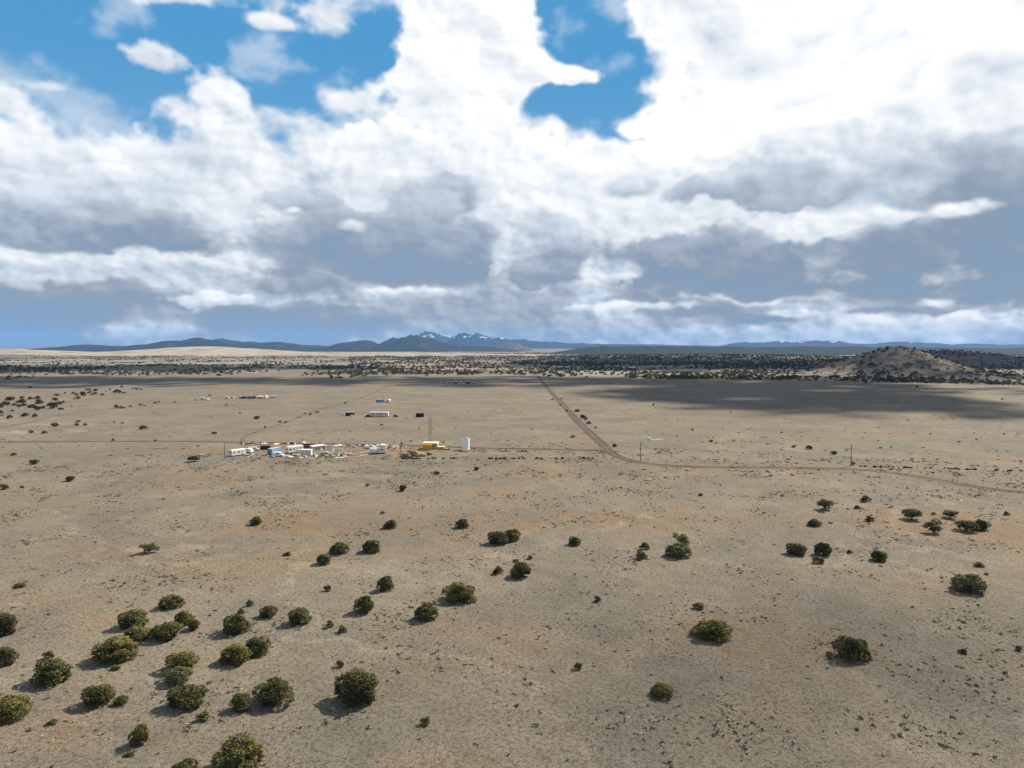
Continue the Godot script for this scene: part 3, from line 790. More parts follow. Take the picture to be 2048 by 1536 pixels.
func make_bushes():
	bark_mat = mat(Color(1, 1, 1), 0.95)
	bark_mat.vertex_color_use_as_albedo = true
	leaves.dark = leaf_material(Color(0.097, 0.097, 0.042), 0.55)
	leaves.olive = leaf_material(Color(0.15, 0.138, 0.052), 0.6)
	leaves.grey = leaf_material(Color(0.128, 0.132, 0.07), 0.55)
	leaves.brown = leaf_material(Color(0.108, 0.093, 0.045), 0.5)
	for k in ["round", "two", "umbrella", "sparse", "small", "tiny"]: forms[k] = []
	for i in 7: forms.round.append(juniper(100 + i, 3000, "round"))
	for i in 3: forms.two.append(juniper(120 + i, 3000, "two"))
	for i in 2: forms.umbrella.append(juniper(130 + i, 2400, "umbrella"))
	for i in 3: forms.sparse.append(juniper(140 + i, 720, "sparse"))
	for i in 5: forms.small.append(juniper(150 + i, 420, "small"))
	for i in 4: forms.tiny.append(juniper(160 + i, 90, "small"))
	var lone := "tiny dark bush standing alone on bare stony ground"
	var tuft := "small round olive bush standing alone on pebbly ground"
	var near := [
		[482, 1548, 94, 74, "O", "tall yellow-green juniper beside a half-hidden dark juniper top"],
		[367, 1560, 52, 42, "D", "dark juniper top just beside the tall yellow-green juniper"],
		[282, 1493, 36, 44, "O", "egg-shaped upright juniper with a small grey tuft before it"],
		[260, 1513, 20, 13, "G", "small grey tuft at the foot of the egg-shaped juniper"],
		[104, 1450, 18, 12, "D", lone], [27, 1442, 66, 56, "O", "broad olive juniper with pale dead twigs along its side"],
		[195, 1416, 62, 50, "D", "round dark juniper with a small companion bush at its side"],
		[242, 1411, 26, 22, "D", "small companion bush close to a round dark juniper"],
		[407, 1443, 22, 20, "O", tuft], [372, 1419, 72, 52, "D", "wide dark green juniper just in front of a grey and olive pair"],
		[481, 1423, 40, 38, "D", "neat rounded juniper next to the lopsided two-lobed juniper"],
		[546, 1416, 74, 60, "2", "lopsided two-lobed dark juniper beside a neat rounded one"],
		[718, 1412, 88, 76, "D", "largest round juniper standing alone with a long shadow"],
		[681, 1336, 16, 16, "O", tuft], [851, 1452, 18, 18, "O", tuft],
		[103, 1372, 68, 55, "D", "round dark juniper with a small bush behind it"], [97, 1320, 22, 18, "D", "small bush just behind a round dark juniper"],
		[13, 1330, 42, 40, "B", "brownish rounded juniper in front of a taller brown-green juniper"], [11, 1272, 48, 50, "B", "taller brown-green juniper behind a brownish rounded one"],
		[230, 1326, 78, 56, "O", "very broad olive juniper with a tiny bush before it"], [232, 1341, 20, 12, "D", "tiny bush in front of the very broad olive juniper"],
		[265, 1258, 54, 42, "G", "grey-green juniper at the back of the tight group of five"], [272, 1283, 50, 34, "O", "low olive juniper at the front of the tight group of five"],
		[333, 1283, 62, 42, "D", "darkest juniper in the middle of the tight group of five"], [368, 1252, 38, 34, "O", "loose olive juniper at the rear of the tight group of five"], [388, 1262, 24, 24, "D", "smallest juniper of the tight group of five"],
		[345, 1218, 44, 30, "B", "ragged brownish juniper behind the tight group of five"], [472, 1270, 50, 44, "D", "upright dark juniper with two tiny bushes behind it"],
		[482, 1228, 13, 12, "D", "tiny dark ball of a bush behind the upright dark juniper"], [500, 1213, 14, 14, "G", "tiny grey twiggy bush beside a tiny dark ball"],
		[537, 1236, 34, 28, "B", "brown-tinged rounded juniper beside a pale grey loose one"], [598, 1251, 44, 38, "G", "pale grey loose juniper beside a brown-tinged one"],
		[659, 1256, 14, 16, "O", "small olive bush of a close pair on pebbly ground"], [685, 1266, 17, 16, "O", "small olive bush of a close pair on pebbly ground"], [654, 1183, 14, 14, "D", lone],
		[362, 1346, 64, 46, "O", "olive juniper overlapped by a grey twiggy one"], [357, 1369, 50, 40, "G", "grey twiggy juniper overlapping an olive one"],
		[472, 1329, 64, 46, "O", "wide green juniper joined to a paler silvery one"], [515, 1312, 48, 42, "G", "silvery pale juniper joined to a wide green one"],
		[729, 1228, 38, 38, "D", "round dark juniper between a paler pair and a stand of two"], [769, 1183, 30, 32, "D", "narrow upright juniper beside a line of dark stones"],
		[853, 1242, 44, 37, "D", "ball-shaped dark juniper in front of a spreading one"], [917, 1206, 60, 45, "3", "spreading dark juniper with a paler low skirt"],
		[647, 1130, 28, 24, "G", "smaller greyish juniper in front of two darker ones"], [679, 1109, 36, 26, "D", "low wide dark juniper beside a taller neighbour"], [742, 1106, 34, 28, "D", "taller dark juniper beside a low wide neighbour"],
		[574, 1112, 14, 9, "D", lone], [512, 1051, 24, 18, "D", "dark bush on the edge of an orange soil strip"], [780, 1058, 26, 19, "B", "brownish bush sitting in an orange soil strip"], [765, 1028, 8, 6, "D", lone],
		[923, 1057, 24, 20, "D", "dark round bush sitting in an orange soil strip"], [995, 1090, 40, 30, "D", "dark juniper fused with a yellow-green one"], [1023, 1084, 32, 29, "O", "yellow-green juniper fused with a dark one"],
		[1149, 1092, 24, 19, "D", "smooth dark dome-shaped bush standing alone"], [997, 1149, 20, 17, "D", "small dark bush beside a much larger dark juniper"], [1044, 1157, 42, 34, "D", "large dark juniper with two tiny bushes behind it"],
		[1031, 1125, 12, 8, "O", "tiny bush just behind a large dark juniper"], [1060, 1119, 12, 9, "D", "tiny bush just behind a large dark juniper"], [1195, 1205, 15, 13, "D", lone],
		[1288, 1100, 18, 16, "D", "small dark bush behind a small yellowish one"], [1283, 1119, 22, 19, "O", "small yellowish bush in front of a small dark one"],
		[1357, 1116, 48, 32, "G", "dense greyish juniper with an open tree rising behind it"], [1366, 1094, 36, 26, "S", "open twiggy juniper tree rising behind a dense greyish one"],
		[1397, 1219, 20, 15, "O", "small yellow-topped bush behind a wide olive juniper"], [1423, 1282, 76, 46, "O", "wide flat olive juniper ringed with reddish soil"], [1324, 1396, 46, 31, "O", "low spiky yellowish juniper standing alone"],
		[1157, 1341, 15, 17, "O", tuft], [1650, 1021, 36, 24, "S", "open grey juniper tree with a bare wide crown"], [1730, 1004, 20, 14, "D", "low dark bush behind a smaller brown one"], [1715, 1018, 12, 8, "B", lone],
		[1738, 1043, 16, 12, "B", "rusty brown bush on reddish soil"], [1629, 1053, 25, 16, "D", "dark green bush on yellowish soil beside a tiny one"], [1661, 1047, 8, 4, "D", lone],
		[1823, 1041, 36, 26, "T", "umbrella-shaped juniper tree with a clear trunk"], [1867, 1069, 38, 29, "S", "ragged grey juniper with bare spreading branches"],
		[1933, 1064, 40, 26, "T", "wide flat-topped dark juniper tree touching a smaller one"], [1962, 1061, 27, 25, "D", "smaller dark juniper touching a wide flat-topped tree"], [1899, 1038, 32, 19, "S", "thin see-through juniper behind the dark flat-topped pair"],
		[1867, 1030, 8, 6, "D", lone], [2013, 1031, 10, 9, "B", lone], [1591, 1111, 38, 27, "D", "broad dark juniper of a matched pair with red soil behind"], [1645, 1112, 35, 31, "D", "taller dark juniper with a small grey bush before it"],
		[1638, 1128, 20, 16, "G", "small grey bush in front of a taller dark juniper"], [1699, 1107, 10, 8, "D", lone], [1757, 1123, 30, 24, "D", "squarish dark juniper standing alone on pale grass"],
		[1958, 1134, 18, 11, "B", "low brown bush behind a large grey-green juniper"], [1973, 1150, 8, 6, "D", lone], [1938, 1186, 62, 42, "G", "large spreading grey-green juniper on pale ground"],
		[1700, 1322, 62, 54, "2", "lopsided juniper with upright shoots ringed by reddish soil"],
		[1925, 1308, 16, 12, "B", "small russet bush on grey pebbly ground"], [2037, 1302, 14, 12, "B", "small russet bush on grey pebbly ground"], [1401, 992, 9, 6, "D", lone],
		[300, 1108, 35, 23, "S", "open vase-shaped juniper with see-through branches on orange soil"], [40, 1175, 24, 11, "B", "low brown bush on orange soil"],
		[805, 983, 15, 14, "D", "upright dark bush halfway to the water tank"], [735, 972, 8, 6, "D", lone], [874, 949, 13, 7, "D", "flat dark bush on the grass before the water tank"], [953, 941, 11, 8, "D", "rounded dark bush on the grass before the water tank"],
		[140, 963, 18, 12, "D", "dark pointed bush on open grass"], [9, 979, 18, 12, "O", "olive bush beside a tiny dark one on open grass"], [44, 976, 9, 5, "D", lone], [68, 929, 16, 11, "D", "dark mound-shaped bush on open grass"],
		[388, 924, 22, 14, "T", "small umbrella-shaped juniper near the end utility pole"], [27, 911, 11, 6, "D", lone],
	]
	var groups := {lone: "tiny lone bushes on stony ground", tuft: "small olive bushes on pebbly ground", "small olive bush of a close pair on pebbly ground": "pair of small olive bushes", "tiny bush just behind a large dark juniper": "tiny bushes behind the large juniper", "small russet bush on grey pebbly ground": "small russet bushes"}
	for r in near:
		bush(r[0], r[1], r[2], r[3], r[4], r[5], groups.get(r[5], ""))
	var rise_ := "dark juniper in the thicket on the pale slope by the dirt track"
	var flat := "small dark juniper scattered on the grassland beyond the homestead"
	var road := "dark juniper growing close beside the straight dirt road"
	var east := "small dark juniper scattered on the grassland beside the bent road"
	var mids := {rise_: [[63, 867, 8, 7], [89, 867, 10, 6], [110, 853, 14, 8], [154, 852, 8, 6], [157, 845, 7, 5], [170, 851, 7, 5], [20, 837, 10, 8], [51, 833, 14, 7], [69, 834, 9, 7], [20, 801, 16, 8], [12, 811, 16, 9], [43, 806, 16, 7], [47, 812, 10, 6], [39, 814, 10, 6], [29, 811, 9, 4], [44, 797, 9, 5], [60, 799, 9, 6], [75, 798, 10, 7], [78, 808, 15, 10], [64, 816, 14, 8], [76, 820, 16, 8], [86, 817, 9, 6], [106, 817, 19, 14], [121, 820, 10, 5], [119, 809, 10, 7], [127, 806, 6, 5], [111, 801, 11, 5], [114, 792, 8, 5], [130, 787, 5, 3], [147, 788, 8, 5], [154, 791, 6, 5], [166, 792, 11, 10], [156, 799, 8, 8], [149, 798, 5, 3], [179, 787, 8, 5], [190, 789, 9, 6], [173, 781, 5, 4], [179, 781, 6, 4], [191, 782, 9, 3], [184, 790, 5, 3], [205, 791, 8, 3], [212, 783, 4, 2], [220, 780, 4, 3], [234, 786, 14, 6], [248, 787, 7, 4], [233, 817, 7, 8], [242, 817, 7, 6], [248, 817, 5, 4], [261, 814, 7, 4], [281, 811, 7, 2], [289, 812, 4, 2], [144, 813, 4, 2], [25, 823, 7, 4], [2, 827, 7, 7], [4, 832, 6, 3], [2, 816, 10, 9], [60, 776, 7, 4], [244, 775, 6, 4], [273, 779, 7, 4], [282, 780, 5, 3], [265, 778, 4, 3]],
		flat: [[285, 859, 14, 9], [228, 845, 5, 3], [245, 847, 5, 3], [513, 838, 12, 6], [453, 811, 5, 3], [480, 827, 5, 3], [428, 868, 9, 5], [560, 845, 5, 4], [572, 846, 5, 4], [530, 856, 5, 4], [610, 828, 4, 3], [621, 830, 6, 4], [635, 826, 6, 4], [691, 807, 5, 3], [350, 805, 5, 3], [310, 807, 6, 4], [317, 805, 4, 3], [391, 801, 4, 3], [419, 792, 5, 4], [763, 851, 6, 3], [226, 882, 6, 5], [311, 882, 6, 3], [822, 883, 4, 3], [838, 857, 3, 2]],
		road: [[1105, 800, 5, 3], [1123, 798, 4, 3], [1121, 811, 4, 3], [1134, 823, 5, 4], [1155, 824, 10, 6], [1165, 837, 10, 8], [1172, 840, 8, 6], [1178, 848, 9, 6], [1191, 857, 5, 4], [1145, 876, 7, 6], [1229, 894, 10, 7]],
		east: [[1307, 811, 5, 4], [1385, 861, 5, 4], [1861, 869, 4, 3], [2008, 869, 4, 3], [1906, 839, 3, 2], [1816, 841, 4, 2], [2005, 799, 5, 3], [1461, 825, 4, 2], [1731, 767, 5, 4], [1825, 765, 5, 4], [1834, 775, 6, 4], [1563, 866, 5, 3], [1422, 884, 8, 4], [1389, 917, 4, 2], [1588, 895, 9, 4], [1619, 899, 11, 9], [1668, 909, 12, 8], [1706, 930, 7, 7], [1761, 897, 6, 3], [1782, 895, 5, 3], [1918, 885, 6, 3], [1953, 880, 5, 3], [1824, 921, 5, 3]]}
	for label in mids:
		for r in mids[label]:
			bush(r[0], r[1], r[2], maxf(r[3], r[2] * 0.55), "D", label, {rise_: "junipers on the pale slope", flat: "junipers beyond the homestead", road: "junipers along the dirt road", east: "junipers beside the bent road"}[label])

func scatter(called: String, mesh: Mesh, m: Material, spots: Array, label: String, category: String):
	var mm := MultiMesh.new()
	mm.transform_format = MultiMesh.TRANSFORM_3D
	mm.use_colors = true
	mm.mesh = mesh
	mm.instance_count = spots.size()
	for i in spots.size():
		mm.set_instance_transform(i, spots[i][0])
		mm.set_instance_color(i, spots[i][1])
	var o := MultiMeshInstance3D.new()
	o.name = numbered(called)
	o.multimesh = mm
	o.material_override = m
	add_child(o)
	tag(o, label, category, "", "stuff")

func spot(p: Vector3, w: float, h: float, col: Color) -> Array:
	return [Transform3D(Basis(Vector3.UP, rng.randf() * TAU).scaled_local(Vector3(w, h, w)), p), col]

func make_scrub():
	rng.seed = 77
	# low dead clumps and stones between the bushes
	var b := Mesher.new()
	for i in 9:
		var a := rng.randf() * TAU
		var d := Vector3(cos(a), rng.randf_range(0.25, 1.1), sin(a)).normalized()
		spray(b, Vector3(cos(a), 0, sin(a)) * rng.randf() * 0.28, d, 0.55, Color(1, 1, 1), 2)
	var clump := b.done()
	var st := Mesher.new()
	var ico := []
	for i in 6: ico.append(Vector3(cos(TAU * i / 6), 0.0, sin(TAU * i / 6)) * rng.randf_range(0.38, 0.55) + Vector3(0, rng.randf_range(0.02, 0.16), 0))
	for i in 6:
		st.tri(ico[i], ico[(i + 1) % 6], Vector3(0.05, 0.42, -0.04))
		st.tri(ico[(i + 1) % 6], ico[i], Vector3(0, -0.2, 0))
	var spots := []
	var stones := []
	var made := 0
	while made < 340000:
		made += 1
		var r := sqrt(lerpf(76.0 * 76.0, 360.0 * 360.0, pow(rng.randf(), 1.25)))
		var t := deg_to_rad(rng.randf_range(-37.5, 37.5))
		var p := Vector3(sin(t) * r, 0, -cos(t) * r)
		if -p.z < 76.0: continue
		var dens := n_patch.get_noise_2d(p.x * 2.2, p.z * 2.2 + 500.0) + 0.5 * n_soil.get_noise_2d(p.x * 1.7 + 20.0, p.z * 1.7) + 0.5 * n_patch.get_noise_2d(p.x * 11.0 - 90.0, p.z * 11.0)
		if rng.randf() > 0.07 + 0.85 * maxf(dens, -0.05): continue
		var k := pow(rng.randf(), 6.0)
		var s := lerpf(0.11, 0.55, k) * (1.0 + 0.4 * maxf(dens, 0.0)) * (1.0 + maxf(0.0, r - 130.0) / 400.0)
		if rng.randf() < 0.6:
			var g := rng.randf()
			var col := Color(0.07, 0.056, 0.038).lerp(Color(0.23, 0.19, 0.12), g)
			spots.append(spot(p, s * rng.randf_range(0.9, 1.7), s * rng.randf_range(0.4, 0.9), col))
		else:
			var g := rng.randf()
			stones.append(spot(p, s * 0.8, s * rng.randf_range(0.3, 0.55), Color(0.055, 0.046, 0.04).lerp(Color(0.25, 0.225, 0.19), g * g)))
	for i in 2400:      # flat dark patches of low weeds out on the plain
		var v := 775.0 + 180.0 * pow(rng.randf(), 0.8)
		var p := px(rng.randf_range(-80, 2130), v)
		var dens := n_patch.get_noise_2d(p.x * 0.55 + 90.0, p.z * 1.1)
		if dens < 0.12 and rng.randf() < 0.82: continue
		var s := rng.randf_range(0.5, 1.5)
		spots.append(spot(p, s * 1.5, s * 0.42, Color(0.09, 0.072, 0.05).lerp(Color(0.17, 0.14, 0.09), rng.randf())))
	var m := mat(Color.WHITE, 0.95)
	m.vertex_color_use_as_albedo = true
	scatter("low_scrub", clump, m, spots, "low dead weed clumps dotted over the dry grassland", "scrub")
	scatter("stones", st.done(), m, stones, "dark stones strewn over the dry grassland", "stones")

var hills := []
func height_at(x: float, z: float) -> float:
	var y := rise(x, z)
	for h in hills:
		y = maxf(y, h.call(x, z))
	return y

func make_far_trees():
	rng.seed = 4711
	var cand := []
	var wood := FastNoiseLite.new()
	wood.seed = 3; wood.frequency = 0.004; wood.fractal_octaves = 4
	var i := 0
	while i < 78000:
		i += 1
		# even over the land between 1.1 and 5.5 km
		var r := sqrt(lerpf(1120.0 * 1120.0, 5500.0 * 5500.0, pow(rng.randf(), 1.35)))
		var a := deg_to_rad(rng.randf_range(-38.0, 38.0))
		var x := sin(a) * r
		var z := -cos(a) * r
		var d := -z
		var u := 1024.0 + x / d * FOCAL
		var n := wood.get_noise_2d(x, z * 0.6)
		var want := 0.42 + 1.1 * n
		if u < 700.0 and d > 1900.0: want -= 0.42                # the cream plain is almost bare
		if u > 1080.0 and d > 1800.0 and d < 3400.0: want += 0.75    # the wooded bench
		if d > 3600.0 and not (u > 250 and u < 1450 and n > 0.05): want -= 0.4
		if u < 1250.0 and d < 1230.0 + 120.0 * n: want -= 0.6
		if rng.randf() > want: continue
		var s := rng.randf_range(2.6, 6.4)
		cand.append([d, Vector3(x, height_at(x, z), z), s])
	for h in 900:                                             # the cone hill carries its own dots, thicker on its eastern slope
		var x := rng.randf_range(520.0, 960.0)
		var z := -rng.randf_range(1120.0, 1420.0)
		var y := height_at(x, z)
		if y < 1.0: continue
		if rng.randf() > 0.3 + 0.8 * smoothstep(0.0, 130.0, x - 690.0 + (y - 20.0) * 2.0): continue
		cand.append([-z, Vector3(x, y, z), rng.randf_range(2.5, 5.0)])
	cand.sort_custom(func(p, q): return p[2] / p[0] > q[2] / q[0])
	var rest := []
	for k in cand.size():
		var c: Array = cand[k]
		if k < 84:
			var p: Vector3 = c[1]
			var where := "juniper along the near edge of the wooded plain beyond the grassland"
			var grp := "junipers at the edge of the wooded plain"
			if p.y > 3.0:
				where = "juniper dotting the slope of the cone-shaped hill"
				grp = "junipers on the cone-shaped hill"
			var o := thing("juniper_bush", where, "bush", p, rng.randf() * 360.0, grp)
			var sh: Array = forms.tiny[k % forms.tiny.size()]
			o.scale = Vector3(c[2], c[2] * rng.randf_range(0.6, 0.85), c[2])
			part("foliage", sh[0], leaves.dark, o)
			part("stem", sh[1], bark_mat, o)
		else:
			var t := rng.randf_range(0.75, 1.25)
			rest.append(spot(c[1], c[2], c[2] * rng.randf_range(0.55, 0.9), Color(t, t, t)))
	scatter("distant_woodland", forms.tiny[1][0], leaves.dark, rest, "distant juniper woodland covering the far plain and bench", "woodland")

# ------------------------------------------------------------------ clouds overhead that shade the plain
func make_clouds():
	rng.seed = 909
	var puff := Mesher.new()
	var pn := FastNoiseLite.new()
	pn.seed = 2; pn.frequency = 1.3
	var lat := 8
	var lon := 12
	var at := func(i: int, j: int) -> Vector3:
		var t := PI * i / lat
		var f := TAU * j / lon
		var d := Vector3(sin(t) * cos(f), cos(t), sin(t) * sin(f))
		return d * (1.0 + 0.3 * pn.get_noise_3dv(d))
	for i in lat:
		for j in lon:
			var q := [at.call(i, j), at.call(i + 1, j), at.call(i + 1, (j + 1) % lon), at.call(i, (j + 1) % lon)]
			for e in [0, 1, 2, 0, 2, 3]:
				puff.v.append(q[e]); puff.n.append(q[e].normalized()); puff.c.append(Color.WHITE)
	var mesh := puff.done()
	var m := mat(Color(0.85, 0.85, 0.86), 1.0)
	var height := 2200.0
	var ragged := FastNoiseLite.new()
	ragged.seed = 8; ragged.frequency = 0.006; ragged.fractal_octaves = 4
	# where each cloud's shade lies on the plain: middle pixel, half-width pixels, near row, far row, share of the sun it takes
	for f in [
		["long flat cloud bank shading the middle plain", [[-60, 330, 775, 751, 1.0], [330, 300, 776, 752, 1.0], [720, 300, 771, 753, 0.8], [1040, 280, 777, 753, 0.85], [1370, 270, 779, 752, 0.9], [1720, 300, 765, 751, 0.75], [2080, 260, 762, 750, 0.7]]],
		["ragged cloud shading the grassland by the hill", [[1620, 370, 834, 772, 1.5], [1640, 330, 792, 757, 1.0], [1380, 230, 808, 770, 1.3], [1840, 140, 822, 786, 0.9], [1560, 200, 838, 800, 0.7]]],
		["broad cloud bank shading the far wooded plain", [[180, 520, 744.5, 729, 1.5], [620, 300, 741, 731, 0.6], [1500, 470, 746, 720, 1.5], [1250, 300, 742, 720, 1.2], [2000, 220, 747, 722, 1.5], [1675, 75, 757, 736, 1.2]]],
		["thin broken cloud veiling the sun over the near ground", [[1750, 1000, 1800, 1150, 0.15], [700, 1300, 2000, 1380, 0.06]]],
	]:
		var mm := MultiMesh.new()
		mm.transform_format = MultiMesh.TRANSFORM_3D
		mm.mesh = mesh
		var all := []
		for e in f[1]:
			var near := px(e[0], e[2])
			var far := px(e[0], e[3])
			var mid := (near + far) / 2.0
			var half := Vector2(e[1] / FOCAL * absf(mid.z), absf(far.z - near.z) / 2.0)
			var big := clampf(minf(half.x, half.y) * 0.12, 4.5, 32.0) if e[4] > 0.3 else 1.9
			var puffs := int(half.x * half.y * 3.4 / (big * big) * e[4])
			for k in mini(puffs, 9000):
				var a := rng.randf() * TAU
				var q := sqrt(rng.randf()) * 1.12
				var g := mid + Vector3(cos(a) * q * half.x, 0, sin(a) * q * half.y)
				if big > 2.0 and q + ragged.get_noise_2d(g.x * 30.0 / big, g.z * 30.0 / big) * 0.7 > lerpf(0.6, 1.15, rng.randf()): continue
				var size := big * rng.randf_range(0.5, 1.2) * lerpf(1.15, 0.6, q)
				var up := height + rng.randf_range(-40.0, 60.0)
				all.append(Transform3D(Basis(Vector3.UP, a).scaled_local(Vector3(size * 1.2, size * 0.7, size)), g + sun_dir * (up / sun_dir.y)))
		mm.instance_count = all.size()
		for k in all.size(): mm.set_instance_transform(k, all[k])
		var o := MultiMeshInstance3D.new()
		o.name = numbered("cloud")
		o.multimesh = mm
		o.material_override = m
		add_child(o)
		tag(o, f[0], "cloud", "", "structure")

# ------------------------------------------------------------------ things people left on the plain
var M := {}

func make_paints():
	var dust := Color(0.3, 0.24, 0.17)
	var rust := Color(0.16, 0.065, 0.03)
	M.white = worn(Color(0.78, 0.78, 0.76), 0.5, dust, 0.34)
	M.offwhite = worn(Color(0.62, 0.61, 0.57), 0.6, dust, 0.4)
	M.pale_grey = worn(Color(0.5, 0.52, 0.52), 0.6, dust, 0.38)
	M.blue = worn(Color(0.055, 0.2, 0.5), 0.55, Color(0.1, 0.16, 0.26), 0.4)
	M.sky_blue = worn(Color(0.09, 0.28, 0.5), 0.55, dust, 0.33)
	M.grey_green = worn(Color(0.33, 0.36, 0.32), 0.7, dust, 0.4)
	M.truck_green = worn(Color(0.3, 0.35, 0.3), 0.45, rust, 0.36)
	M.tan = worn(Color(0.42, 0.34, 0.2), 0.8, Color(0.3, 0.24, 0.15), 0.45)
	M.cream = worn(Color(0.68, 0.6, 0.45), 0.75, dust, 0.38)
	M.yellow = worn(Color(0.62, 0.34, 0.03), 0.55, rust, 0.36)
	M.dark_brown = worn(Color(0.014, 0.011, 0.01), 0.8, Color(0.06, 0.03, 0.018), 0.28)
	M.red_brown = worn(Color(0.16, 0.075, 0.055), 0.8, rust, 0.5)
	M.zinc = worn(Color(0.46, 0.47, 0.47), 0.45, rust, 0.3)
	M.roof_tan = worn(Color(0.44, 0.36, 0.26), 0.8, rust, 0.42)
	M.slate = worn(Color(0.06, 0.085, 0.13), 0.7, dust, 0.4)
	M.tank = mat(Color(0.8, 0.81, 0.82), 0.45)
	M.glass = mat(Color(0.012, 0.016, 0.02), 0.08)
	M.rubber = mat(Color(0.02, 0.02, 0.02), 0.9)
	M.steel = mat(Color(0.22, 0.21, 0.2), 0.5, 0.6)
	M.rusty = worn(Color(0.14, 0.07, 0.04), 0.85, Color(0.05, 0.03, 0.02), 0.5)
	M.wood = worn(Color(0.26, 0.2, 0.14), 0.9, Color(0.13, 0.1, 0.08), 0.5)
	M.pale_wood = worn(Color(0.5, 0.4, 0.28), 0.9, Color(0.3, 0.23, 0.16), 0.45)
	M.pole_wood = worn(Color(0.13, 0.09, 0.065), 0.9, Color(0.07, 0.05, 0.04), 0.5)
	M.green_drum = worn(Color(0.03, 0.09, 0.07), 0.6, rust, 0.4)

func wheel(parent: Node, at: Vector3, r := 0.36):
	var b := Mesher.new()
	b.tube(Vector3(0, 0, -0.11), Vector3(0, 0, 0.11), r, r, 14)
	var w := part("wheel", b.done(), M.rubber, parent, at)
	var h := Mesher.new()
	h.tube(Vector3(0, 0, -0.12), Vector3(0, 0, 0.12), r * 0.5, r * 0.5, 10)
	part("hub", h.done(), M.zinc, w)

func pane(parent: Node, at: Vector3, w: float, h: float, side := 0.0, rim: Material = null):
	# a window with its frame; side turns it to another wall
	var f := part("window", box_mesh(Vector3(w + 0.12, h + 0.12, 0.05), Vector3(0, -h / 2 - 0.06, 0)), rim if rim else M.zinc, parent, at, Vector3(0, side, 0))
	part("pane", box_mesh(Vector3(w, h, 0.03), Vector3(0, -h / 2, 0.025)), M.glass, f)

func door(parent: Node, at: Vector3, w: float, h: float, m: Material, side := 0.0):
	var d := part("door", box_mesh(Vector3(w, h, 0.05)), m, parent, at, Vector3(0, side, 0))
	part("handle", box_mesh(Vector3(0.06, 0.14, 0.05), Vector3(w * 0.38, h * 0.46, 0.045)), M.steel, d)

func trailer(called: String, label: String, category: String, u: float, v: float, s: Vector3, turn: float, m: Material, windows: Array, group := "", roof: Material = null) -> Node3D:
	# a road trailer: s is length, height, width; windows are [along 0..1, height, width, tall, wall]
	var o := thing(called, label, category, px(u, v), turn, group)
	var up := 0.55
	part("body", box_mesh(Vector3(s.x, s.y - up, s.z), Vector3(0, up, 0), 0.14), m, o)
	part("roof", box_mesh(Vector3(s.x - 0.5, 0.06, s.z - 0.5), Vector3(0, s.y, 0)), roof if roof else M.offwhite, o)
	part("roof_vent", box_mesh(Vector3(0.6, 0.22, 0.6), Vector3(s.x * 0.18, s.y + 0.06, 0), 0.06), M.white, o)
	part("chassis", box_mesh(Vector3(s.x - 0.3, 0.2, s.z - 0.4), Vector3(0, up - 0.2, 0)), M.steel, o)
	for k in [-0.06, 0.12]:
		for z in [-1, 1]: wheel(o, Vector3(s.x * k, 0.36, z * (s.z / 2 - 0.12)))
	var hitch := Mesher.new()
	hitch.tube(Vector3(-s.x / 2 + 0.1, up - 0.1, 0.5), Vector3(-s.x / 2 - 1.0, up - 0.1, 0), 0.05, 0.05, 5)
	hitch.tube(Vector3(-s.x / 2 + 0.1, up - 0.1, -0.5), Vector3(-s.x / 2 - 1.0, up - 0.1, 0), 0.05, 0.05, 5)
	hitch.tube(Vector3(-s.x / 2 - 0.95, 0.0, 0), Vector3(-s.x / 2 - 0.95, up, 0), 0.04, 0.04, 5)
	part("hitch", hitch.done(), M.steel, o)
	for w in windows:
		if w[4] == "front": pane(o, Vector3((w[0] - 0.5) * s.x, w[1], s.z / 2 + 0.01), w[2], w[3])
		elif w[4] == "end": pane(o, Vector3(-s.x / 2 - 0.01, w[1], (w[0] - 0.5) * s.z), w[2], w[3], -PI / 2)
		elif w[4] == "door": door(o, Vector3((w[0] - 0.5) * s.x, up + 0.1, s.z / 2 + 0.012), w[2], w[3], M.pale_grey)
	return o

func container(called: String, label: String, u: float, v: float, s: Vector3, turn: float, m: Material, roof: Material, end: Material, group := "", category := "container"):
	var o := thing(called, label, category, px(u, v), turn, group)
	var b := Mesher.new()
	var ribs := int(s.x / 0.55)
	var x0 := -s.x / 2 + 0.12
	var step := (s.x - 0.24) / ribs
	for i in ribs:      # folded steel walls
		b.box(Vector3(x0 + i * step, 0.16, -s.z / 2 + 0.03), Vector3(x0 + (i + 0.5) * step, s.y - 0.1, s.z / 2 - 0.03))
		b.box(Vector3(x0 + (i + 0.5) * step, 0.16, -s.z / 2 + 0.07), Vector3(x0 + (i + 1.0) * step, s.y - 0.1, s.z / 2 - 0.07))
	part("wall", b.done(), m, o)
	for x in [-1, 1]:
		for z in [-1, 1]:
			part("corner_post", box_mesh(Vector3(0.16, s.y, 0.16), Vector3(x * (s.x / 2 - 0.08), 0, z * (s.z / 2 - 0.08))), m, o)
	for z in [-1, 1]:
		part("rail", box_mesh(Vector3(s.x - 0.34, 0.14, 0.12), Vector3(0, 0.02, z * (s.z / 2 - 0.06))), m, o)
	part("roof", box_mesh(Vector3(s.x - 0.04, 0.08, s.z - 0.04), Vector3(0, s.y - 0.06, 0)), roof, o)
	for z in [-0.25, 0.25]:
		var d := part("door", box_mesh(Vector3(0.05, s.y - 0.34, s.z * 0.46), Vector3(-s.x / 2 + 0.08, 0.17, z * s.z)), end, o)
		part("lock_bar", box_mesh(Vector3(0.04, s.y - 0.4, 0.04), Vector3(-s.x / 2 + 0.02, 0.2, z * s.z * 0.6)), M.steel, d)

